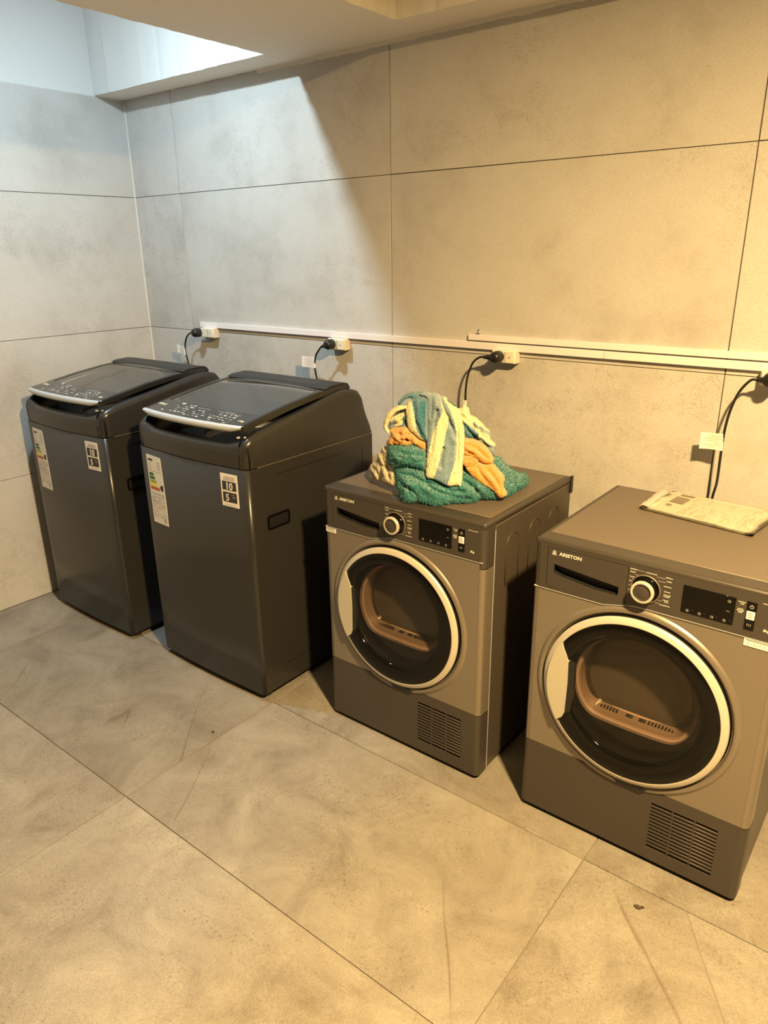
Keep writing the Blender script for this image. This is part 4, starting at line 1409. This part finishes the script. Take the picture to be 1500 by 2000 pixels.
#TOWELS-BEGIN
# ------------------------------------------------------------------ heap of towels on the first dryer
# outlines are (u, z) in the slanting face of the heap: u runs along the heap, z is height
HEAP = [('teal', 'core', -0.05, 0.05, 0.0744, [[-0.1927, 0.9715],[-0.1538, 1.0276],[-0.1208, 1.0873],[-0.0837, 1.1109],[-0.016, 1.1078],[0.0403, 1.0747],[0.0812, 1.0314],[0.1183, 0.9841],[0.1331, 0.9373],[0.163, 0.9022],[0.1517, 0.8703],[-0.0133, 0.864],[-0.1152, 0.8672],[-0.1629, 0.8956]],[]), ('beige', 'roll', -0.015, 0.035, 0.0434, [[-0.2089, 0.9728],[-0.1887, 0.9792],[-0.1777, 0.9675],[-0.1773, 0.9361],[-0.1619, 0.9304],[-0.1565, 0.9052],[-0.1568, 0.8818],[-0.1647, 0.8719],[-0.1853, 0.8663],[-0.2153, 0.8654],[-0.2422, 0.8584],[-0.2566, 0.8642],[-0.255, 0.8895],[-0.2411, 0.9114],[-0.2236, 0.9292],[-0.2235, 0.9484],[-0.2089, 0.9599]],[[[-0.2068, 0.9604],[-0.2027, 0.9393],[-0.186, 0.9228],[-0.1815, 0.8961]],[[-0.2413, 0.9032],[-0.2238, 0.9021],[-0.2174, 0.8817]],[[-0.2235, 0.9407],[-0.2109, 0.922],[-0.2131, 0.8722]],[[-0.2026, 0.9247],[-0.1737, 0.9199]],[[-0.2484, 0.8841],[-0.2328, 0.8789]]]), ('teal', 'front', 0.0, 0.035, 0.0434, [[-0.161, 0.9362],[-0.1229, 0.9475],[-0.07, 0.9423],[-0.0357, 0.9304],[0.0073, 0.9229],[0.0395, 0.9404],[0.1339, 0.9645],[0.1632, 0.946],[0.1877, 0.9221],[0.2138, 0.9003],[0.239, 0.887],[0.251, 0.853],[0.2225, 0.853],[0.1915, 0.853],[0.1672, 0.8583],[0.1373, 0.8564],[0.0935, 0.8641],[0.0809, 0.8577],[0.0575, 0.8546],[0.0149, 0.8592],[-0.0063, 0.8543],[-0.0274, 0.853],[-0.0486, 0.853],[-0.07, 0.8543],[-0.0916, 0.8597],[-0.1095, 0.8533],[-0.1314, 0.8535],[-0.1453, 0.8565],[-0.1476, 0.87],[-0.1551, 0.8833],[-0.1596, 0.9082]],[[[-0.1529, 0.9237],[-0.1151, 0.9269],[-0.0785, 0.9157],[-0.0494, 0.8997],[-0.0209, 0.8893],[0.0219, 0.8768],[0.0575, 0.8722]],[[-0.07, 0.9409],[-0.064, 0.9136],[-0.0353, 0.9093],[0.0075, 0.8927],[0.0396, 0.8913]],[[-0.1143, 0.8975],[-0.0957, 0.8806],[-0.0916, 0.8597]],[[0.0827, 0.8884],[0.0972, 0.8683]],[[0.1672, 0.9253],[0.1797, 0.8938],[0.1672, 0.8795]],[[0.2051, 0.9004],[0.1969, 0.8827],[0.2064, 0.853]],[[-0.1445, 0.9036],[-0.1216, 0.8968],[-0.1101, 0.8761]],[[0.0395, 0.9158],[0.0683, 0.9019],[0.0791, 0.8887]]]), ('teal', 'left', 0.02, 0.035, 0.0434, [[-0.1823, 0.989],[-0.1611, 0.9981],[-0.1089, 1.0044],[-0.087, 0.9958],[-0.0687, 0.9888],[-0.0672, 0.9459],[-0.0931, 0.9488],[-0.1221, 0.9512],[-0.156, 0.9418],[-0.1777, 0.9451],[-0.182, 0.9648]],[[[-0.1453, 0.9748],[-0.1117, 0.968],[-0.0701, 0.9686]],[[-0.176, 0.9592],[-0.1486, 0.9562],[-0.1077, 0.9558]],[[-0.161, 0.9897],[-0.1231, 0.9864],[-0.0722, 0.9809]],[[-0.1379, 0.9845],[-0.1082, 0.9745]]]), ('orange', 'left', 0.012, 0.03, 0.0279, [[-0.1798, 1.0356],[-0.1627, 1.0428],[-0.1251, 1.0473],[-0.1101, 1.0355],[-0.0915, 1.0232],[-0.0712, 1.0114],[-0.069, 0.9912],[-0.0872, 0.9935],[-0.1075, 1.0021],[-0.1502, 0.9954],[-0.1764, 0.9918],[-0.1883, 0.9958],[-0.1833, 1.0107],[-0.1769, 1.0221]],[[[-0.1738, 1.0192],[-0.1544, 1.0119],[-0.1502, 0.9977]],[[-0.1512, 1.039],[-0.1469, 1.0197],[-0.117, 1.0161],[-0.1093, 1.0036]],[[-0.1625, 1.0309],[-0.1321, 1.0314],[-0.1241, 1.0094]],[[-0.1248, 1.035],[-0.1096, 1.0163]],[[-0.1428, 1.0071],[-0.1243, 1.0159],[-0.1131, 1.0098]],[[-0.1697, 1.0061],[-0.1617, 0.9973]]]), ('orange', 'bridge', 0.004, 0.02, 0.031, [[-0.0958, 1.0332],[-0.0665, 1.0372],[0.0211, 1.034],[0.0648, 1.0079],[0.0648, 0.9762],[0.0431, 0.9707],[-0.0148, 0.9843],[-0.0657, 0.9961],[-0.0952, 1.0076]],[]), ('orange', 'lobe', 0.026, 0.035, 0.0372, [[0.0367, 1.0211],[0.0564, 1.0224],[0.078, 1.0177],[0.1068, 1.0018],[0.1285, 0.9737],[0.1302, 0.9609],[0.123, 0.9532],[0.0995, 0.9562],[0.078, 0.9669],[0.0564, 0.9772],[0.0404, 0.9838]],[[[0.0492, 1.0115],[0.078, 1.0013],[0.1104, 0.9746]],[[0.0421, 0.996],[0.0672, 0.986]]]), ('orange', 'strip', 0.034, 0.02, 0.0279, [[0.0458, 0.9544],[0.0708, 0.9611],[0.0833, 0.9636],[0.1031, 0.9561],[0.1248, 0.9581],[0.1428, 0.941],[0.161, 0.9206],[0.1602, 0.895],[0.1696, 0.8728],[0.1481, 0.865],[0.1318, 0.8817],[0.1138, 0.8958],[0.0958, 0.9052],[0.0779, 0.9174],[0.06, 0.9339]],[[[0.0797, 0.9574],[0.0922, 0.9319],[0.1138, 0.9052],[0.1282, 0.8915]],[[0.1067, 0.9497],[0.1319, 0.9227],[0.15, 0.8895]]]), ('orange', 'knot', 0.038, 0.02, 0.0155, [[0.0402, 0.9801],[0.0563, 0.9814],[0.0795, 0.9756],[0.0831, 0.9645],[0.0706, 0.9552],[0.0527, 0.9536],[0.0403, 0.9585]],[[[0.0491, 0.9753],[0.0706, 0.9714],[0.067, 0.9622],[0.0527, 0.9598]]]), ('striped', 'right', 0.0, 0.035, 0.0279, [[0.0206, 1.0956],[0.0353, 1.0972],[0.0418, 1.119],[0.0456, 1.102],[0.0573, 1.0972],[0.0628, 1.0792],[0.0792, 1.0709],[0.0975, 1.056],[0.1103, 1.0427],[0.1242, 1.0293],[0.1223, 1.013],[0.1369, 0.9995],[0.1347, 0.9833],[0.1346, 0.9671],[0.1156, 0.981],[0.1011, 0.9993],[0.0792, 1.012],[0.0574, 1.0168],[0.041, 1.0171],[0.0373, 1.0473],[0.028, 1.0795]],[[[0.0372, 1.0794],[0.0573, 1.0632],[0.0792, 1.0466],[0.1084, 1.0232]],[[0.0427, 1.0568],[0.0646, 1.0373],[0.0938, 1.014],[0.1156, 0.9939]],[[0.0683, 1.0695],[0.0719, 1.05]],[[0.0902, 1.0464],[0.0974, 1.0236],[0.1121, 1.0134]],[[0.0938, 1.0172],[0.1084, 1.0006],[0.1303, 0.9932]]]), ('striped', 'inner', -0.012, 0.02, 0.0248, [[-0.19, 1.0708],[-0.1579, 1.0953],[-0.1205, 1.1081],[-0.1123, 1.0817],[-0.1229, 1.0585],[-0.1186, 1.0357],[-0.1527, 1.036],[-0.1876, 1.0282],[-0.1917, 1.0492]],[[[-0.1726, 1.065],[-0.1424, 1.0842]],[[-0.1683, 1.0446],[-0.1457, 1.0638],[-0.1305, 1.0616]],[[-0.149, 1.0398],[-0.1379, 1.0544]],[[-0.1838, 1.0393],[-0.1647, 1.0554]]]), ('striped', 'teal_top', 0.012, 0.022, 0.0198, [[-0.0776, 1.1404],[-0.1018, 1.1428],[-0.1203, 1.1406],[-0.1386, 1.1306],[-0.1532, 1.117],[-0.1575, 1.1079],[-0.1473, 1.1055],[-0.1383, 1.119],[-0.1199, 1.1257],[-0.1104, 1.1174],[-0.1045, 1.1027],[-0.0749, 1.0998]],[]), ('striped', 'loop', 0.018, 0.022, 0.0161, [[-0.1236, 1.1064],[-0.1377, 1.1051],[-0.1526, 1.107],[-0.1675, 1.0998],[-0.1823, 1.0881],[-0.1943, 1.0716],[-0.2003, 1.0514],[-0.199, 1.0355],[-0.1853, 1.0242],[-0.1784, 1.0293],[-0.1863, 1.0406],[-0.1838, 1.0531],[-0.1763, 1.0676],[-0.1634, 1.0839],[-0.1467, 1.0932],[-0.1319, 1.0971]],[]), ('striped', 'band', 0.02, 0.03, 0.031, [[-0.1157, 1.1245],[-0.1012, 1.1343],[-0.0755, 1.1415],[-0.0533, 1.1359],[-0.0524, 1.083],[-0.0548, 1.0105],[-0.0686, 1.0138],[-0.0857, 1.0188],[-0.106, 1.0309],[-0.1241, 1.048],[-0.1291, 1.0722],[-0.1317, 1.1015]],[[[-0.1063, 1.1147],[-0.1027, 1.0726],[-0.0805, 1.0285]]]), ('striped', 'drape', 0.034, 0.026, 0.0236, [[-0.0899, 1.1364],[-0.0827, 1.1444],[-0.0735, 1.1454],[-0.0533, 1.1434],[-0.0386, 1.1411],[-0.0203, 1.1331],[-0.0093, 1.1305],[-0.0078, 1.1219],[0.0054, 1.1122],[0.02, 1.1026],[0.0309, 1.0898],[0.0382, 1.069],[0.0441, 1.0374],[0.0435, 0.9906],[0.0386, 0.9477],[0.0345, 0.9048],[0.0211, 0.9083],[0.007, 0.9058],[-0.0089, 0.9085],[-0.0424, 0.9233],[-0.0673, 0.9285],[-0.0673, 0.9604],[-0.0667, 1.0035],[-0.0677, 1.0533],[-0.0701, 1.1009],[-0.0732, 1.1298]],[[[-0.0282, 1.1266],[-0.0163, 1.1011],[-0.0015, 1.0725],[0.0095, 1.0536],[0.0161, 1.0347]],[[-0.0381, 1.1011],[-0.0472, 1.0382],[-0.0545, 1.004]],[[-0.0188, 1.0041],[-0.0253, 0.9615]],[[-0.0532, 1.1331],[-0.056, 1.0852]],[[0.0201, 1.0851],[0.0247, 1.022],[0.0208, 0.9603]]])]
B1 = [[-0.0351, 1.146],[-0.0206, 1.1011],[-0.0288, 1.0852],[-0.0369, 1.0696],[-0.0486, 1.0382],[-0.0571, 1.0069],[-0.0676, 0.9788],[-0.0784, 0.9474],[-0.0884, 0.9133]]
B2 = [[-0.0343, 1.146],[-0.0177, 1.1042],[-0.0059, 1.0851],[-0.0044, 1.0694],[-0.0134, 1.0381],[-0.0188, 1.0072],[-0.0284, 0.9768],[-0.0393, 0.9469],[-0.0494, 0.9163]]
B3 = [[-0.0211, 1.146],[-0.0187, 1.1283],[0.0012, 1.1011],[0.0148, 1.0692],[0.0204, 1.0378],[0.0205, 1.0066],[0.0171, 0.9758],[0.0056, 0.9455],[-0.0078, 0.9055]]
C1 = [[-0.1181, 1.1442],[-0.115, 1.1245],[-0.1056, 1.0854],[-0.0992, 1.0502],[-0.0859, 1.0283],[-0.07, 1.0147]]

HO = Vector((2.05, -0.37, 0)); EU = Vector((0.83, 0.5578, 0)); HN = Vector((0.5578, -0.83, 0))
BU = [-.30, -.255, -.13, -.04, .057, .164, .25, .30]
BS = [-.02, .014, .215, .246, .225, .18, .02, -.03]
def heap_s(u, z):
    t = np.clip((z - .85) / .28, 0, 1.2)
    return np.interp(u, BU, BS) * (1 - t) + .03 * t

def seg_dist(px, pz, P, closed):
    P = np.array(P)
    Q = np.roll(P, -1, 0) if closed else P[1:]
    P = P if closed else P[:-1]
    best = np.full(px.shape, 9.0); cx = np.zeros(px.shape); cz = np.zeros(px.shape)
    for a, b in zip(P, Q):
        d = b - a
        L2 = max((d ** 2).sum(), 1e-12)
        t = np.clip(((px - a[0]) * d[0] + (pz - a[1]) * d[1]) / L2, 0, 1)
        qx, qz = a[0] + t * d[0], a[1] + t * d[1]
        dd = np.hypot(px - qx, pz - qz)
        k = dd < best
        best = np.where(k, dd, best); cx = np.where(k, qx, cx); cz = np.where(k, qz, cz)
    return best, cx, cz

def inside(px, pz, P):
    P = np.array(P); r = np.zeros(px.shape, bool)
    j = len(P) - 1
    for i in range(len(P)):
        xi, zi = P[i]; xj, zj = P[j]
        c = ((zi > pz) != (zj > pz)) & (px < (xj - xi) * (pz - zi) / (zj - zi + 1e-12) + xi)
        r ^= c
        j = i
    return r

def smooth_poly(P, n=4):
    P = [Vector((p[0], p[1], 0)) for p in P]
    m_ = len(P); out = []
    for i in range(m_):
        p0, p1, p2, p3 = P[i - 1], P[i], P[(i + 1) % m_], P[(i + 2) % m_]
        for k in range(n):
            t = k / n
            q = 0.5 * ((2 * p1) + (p2 - p0) * t + (2 * p0 - 5 * p1 + 4 * p2 - p3) * t * t + (3 * p1 - p0 - 3 * p2 + p3) * t ** 3)
            out.append((q.x, q.y))
    return out

CREAM = (0.84, 0.76, 0.45); GREY = (0.17, 0.28, 0.36); TEALS = (0.008, 0.165, 0.27)
def at_z(L_, z):
    a = sorted(L_, key=lambda p: p[1])
    return float(np.interp(z, [p[1] for p in a], [p[0] for p in a]))
def dye(nm, u, z):
    zx = 2733.4 * u + 31.5 * z + 710.7
    zy = 65.5 * u + -3099.1 * z + 3647.6
    if nm == 'drape':
        if u < at_z(B1, z): return GREY
        if u < at_z(B2, z): return CREAM
        if u < at_z(B3, z): return GREY
        return CREAM
    if nm == 'band':
        return CREAM if u < at_z(C1, z) else (TEALS if zx < 552 else GREY)
    if nm == 'right':
        q = zy - 0.75 * zx
        if q > -300 and zx < 975: return TEALS
        if q > -262 and zx >= 975: return GREY
        if -352 < q < -326 and zx > 935: return GREY
        return CREAM
    if nm == 'inner':
        w_ = zy + 25 * math.sin(zx * 0.02)
        if w_ < 300: return GREY
        if w_ < 325: return CREAM
        if zx > 358 and w_ < 405: return TEALS
        if 290 < zx < 360 and w_ < 395: return CREAM
        return GREY
    if nm == 'teal_top': return TEALS
    return CREAM

def pillow(bm, nm, off, T, R, poly, grooves, seed, col_layer=None, amp=0.006, step=0.0024, fuzz=0.0008):
    P = smooth_poly(poly)
    A = np.array(P)
    x = np.arange(A[:, 0].min() - step, A[:, 0].max() + step, step)
    z = np.arange(A[:, 1].min() - step, A[:, 1].max() + step, step)
    U, Z = np.meshgrid(x, z)
    ins = inside(U, Z, P)
    d, cx_, cz_ = seg_dist(U, Z, P, True)
    sd = np.where(ins, d, -d)
    keep = sd > -step * 1.05
    U2 = np.where(sd < 0, cx_, U); Z2 = np.where(sd < 0, cz_, Z); dd = np.maximum(sd, 0)
    q = np.minimum(dd / R, 1)
    h = T * np.sqrt(np.maximum(1 - (1 - q) ** 2, 0))
    for gidx, gr in enumerate(grooves):
        gd, _, _ = seg_dist(U2, Z2, gr, False)
        h = h - T * 0.55 * np.exp(-(gd / 0.0045) ** 2) * q
        h = h + T * 0.22 * np.exp(-((gd - 0.012) / 0.007) ** 2) * q
    F_ = {}; B_ = {}
    for j in range(U.shape[0]):
        for i in range(U.shape[1]):
            if not keep[j, i]:
                continue
            u, zz = float(U2[j, i]), float(Z2[j, i])
            v = Vector((u, zz, seed))
            n1 = noise.noise(v * 22) * amp + noise.noise(v * 55 + Vector((3, 1, 0))) * amp * 0.45 + noise.noise(v * 170) * fuzz
            qq = float(q[j, i])
            jx = noise.noise(v * 120 + Vector((7, 0, 0))) * fuzz * 1.6
            jz = noise.noise(v * 120 + Vector((0, 9, 0))) * fuzz * 1.6
            s0 = float(heap_s(u, zz)) + off
            for side in (0, 1):
                if side == 0:
                    s_ = s0 + float(h[j, i]) + n1 * (0.25 + 0.75 * qq)
                else:
                    s_ = s0 - float(h[j, i]) * 0.6 - 0.002
                p = HO + EU * (u + jx) + HN * s_
                p.z = max(zz + jz, 0.8535 + (0.0 if side else 0.0006 * qq))
                vv = bm.verts.new(p)
                if side == 0: F_[j, i] = vv
                else: B_[j, i] = vv
                if col_layer is not None:
                    c = dye(nm, u, zz) if side == 0 else CREAM
                    vv[col_layer] = (*c, 1)
    edges = {}
    for j in range(U.shape[0] - 1):
        for i in range(U.shape[1] - 1):
            ks = [(j, i), (j, i + 1), (j + 1, i + 1), (j + 1, i)]
            if all(k in F_ for k in ks) and (max(sd[k] for k in ks) > 0):
                f = bm.faces.new([F_[k] for k in ks]); f.smooth = True
                f = bm.faces.new([B_[k] for k in ks[::-1]]); f.smooth = True
                for a, b in zip(ks, ks[1:] + ks[:1]):
                    e = (min(a, b), max(a, b))
                    edges[e] = edges.get(e, 0) + 1
    for (a, b), c in edges.items():
        if c == 1:
            try:
                f = bm.faces.new([F_[a], F_[b], B_[b], B_[a]]); f.smooth = True
            except ValueError:
                pass

towels = {
    'teal': ('fluffy teal terry towel spread at the bottom of the heap on the left dryer', 'teal', 0.0055, 0.0016),
    'beige': ('crumpled beige cloth at the left foot of the towel heap', 'beige', 0.006, 0.0010),
    'orange': ('orange terry towel twisted between the teal and the striped towels', 'orange', 0.0055, 0.0009),
    'striped': ('cream towel with blue grey and teal stripes draped on top of the heap', 'striped', 0.0035, 0.0008)}
for key, (lab, mk, amp, fz) in towels.items():
    bm = bmesh.new()
    cl = bm.verts.layers.float_color.new('dye') if key == 'striped' else None
    for idx, (c_, nm, off_, T, R, poly, gr) in enumerate(HEAP):
        if c_ == key:
            pillow(bm, nm, off_, T, R, poly, gr, idx * 3.7, cl, amp, 0.0024, fz)
    bm.normal_update()
    bmesh.ops.recalc_face_normals(bm, faces=bm.faces[:])
    me = bpy.data.meshes.new('towel')
    bm.verts.ensure_lookup_table()
    me_mat = M[mk]
    # loops of the terry pile: short upright blades
    rnd = random.Random(21)
    lb = bmesh.new()
    ll = lb.verts.layers.float_color.new('dye') if key == 'striped' else None
    dens = {'teal': 0.85, 'beige': 0.10, 'orange': 0.30, 'striped': 0.14}[key]
    ln = {'teal': 0.0075, 'beige': 0.002, 'orange': 0.0026, 'striped': 0.0022}[key]
    for f in bm.faces:
        if f.normal.dot(HN) < -0.2 or rnd.random() > dens:
            continue
        c = f.calc_center_median()
        nrm = (f.normal + Vector((rnd.uniform(-.7, .7), rnd.uniform(-.7, .7), rnd.uniform(-.7, .7)))).normalized()
        tn = nrm.orthogonal().normalized()
        l = ln * rnd.uniform(0.5, 1.1)
        ww = 0.0007 if key != 'teal' else 0.0009
        vs_ = [lb.verts.new(c - tn * ww), lb.verts.new(c + tn * ww), lb.verts.new(c + nrm * l + tn * ww * 0.3), lb.verts.new(c + nrm * l * 0.9 - tn * ww * 0.5)]
        for v_ in vs_:
            if v_.co.z < 0.8525: v_.co.z = 0.8525
            if ll is not None:
                v_[ll] = f.verts[0][cl]
        lb.faces.new(vs_)
    bm.to_mesh(me); bm.free()
    me.materials.append(me_mat)
    # origin at the foot of the heap
    me.transform(Matrix.Translation(-Vector((2.05, -0.37, 0.8515))))
    o = link('towel', me, None, (2.05, -0.37, 0.8515))
    tag(o, lab, 'towel')
    lm = bpy.data.meshes.new('terry_loops')
    lb.to_mesh(lm); lb.free()
    lm.materials.append(me_mat)
    lm.transform(Matrix.Translation(-Vector((2.05, -0.37, 0.8515))))
    lo = link('terry_loops', lm, o)
    lo['kind'] = 'stuff'
#TOWELS-END
for o in bpy.data.objects:
    if o.name.split('.')[0] in PRINTS:
        o['kind'] = 'stuff'   # printed marks too small to pick apart
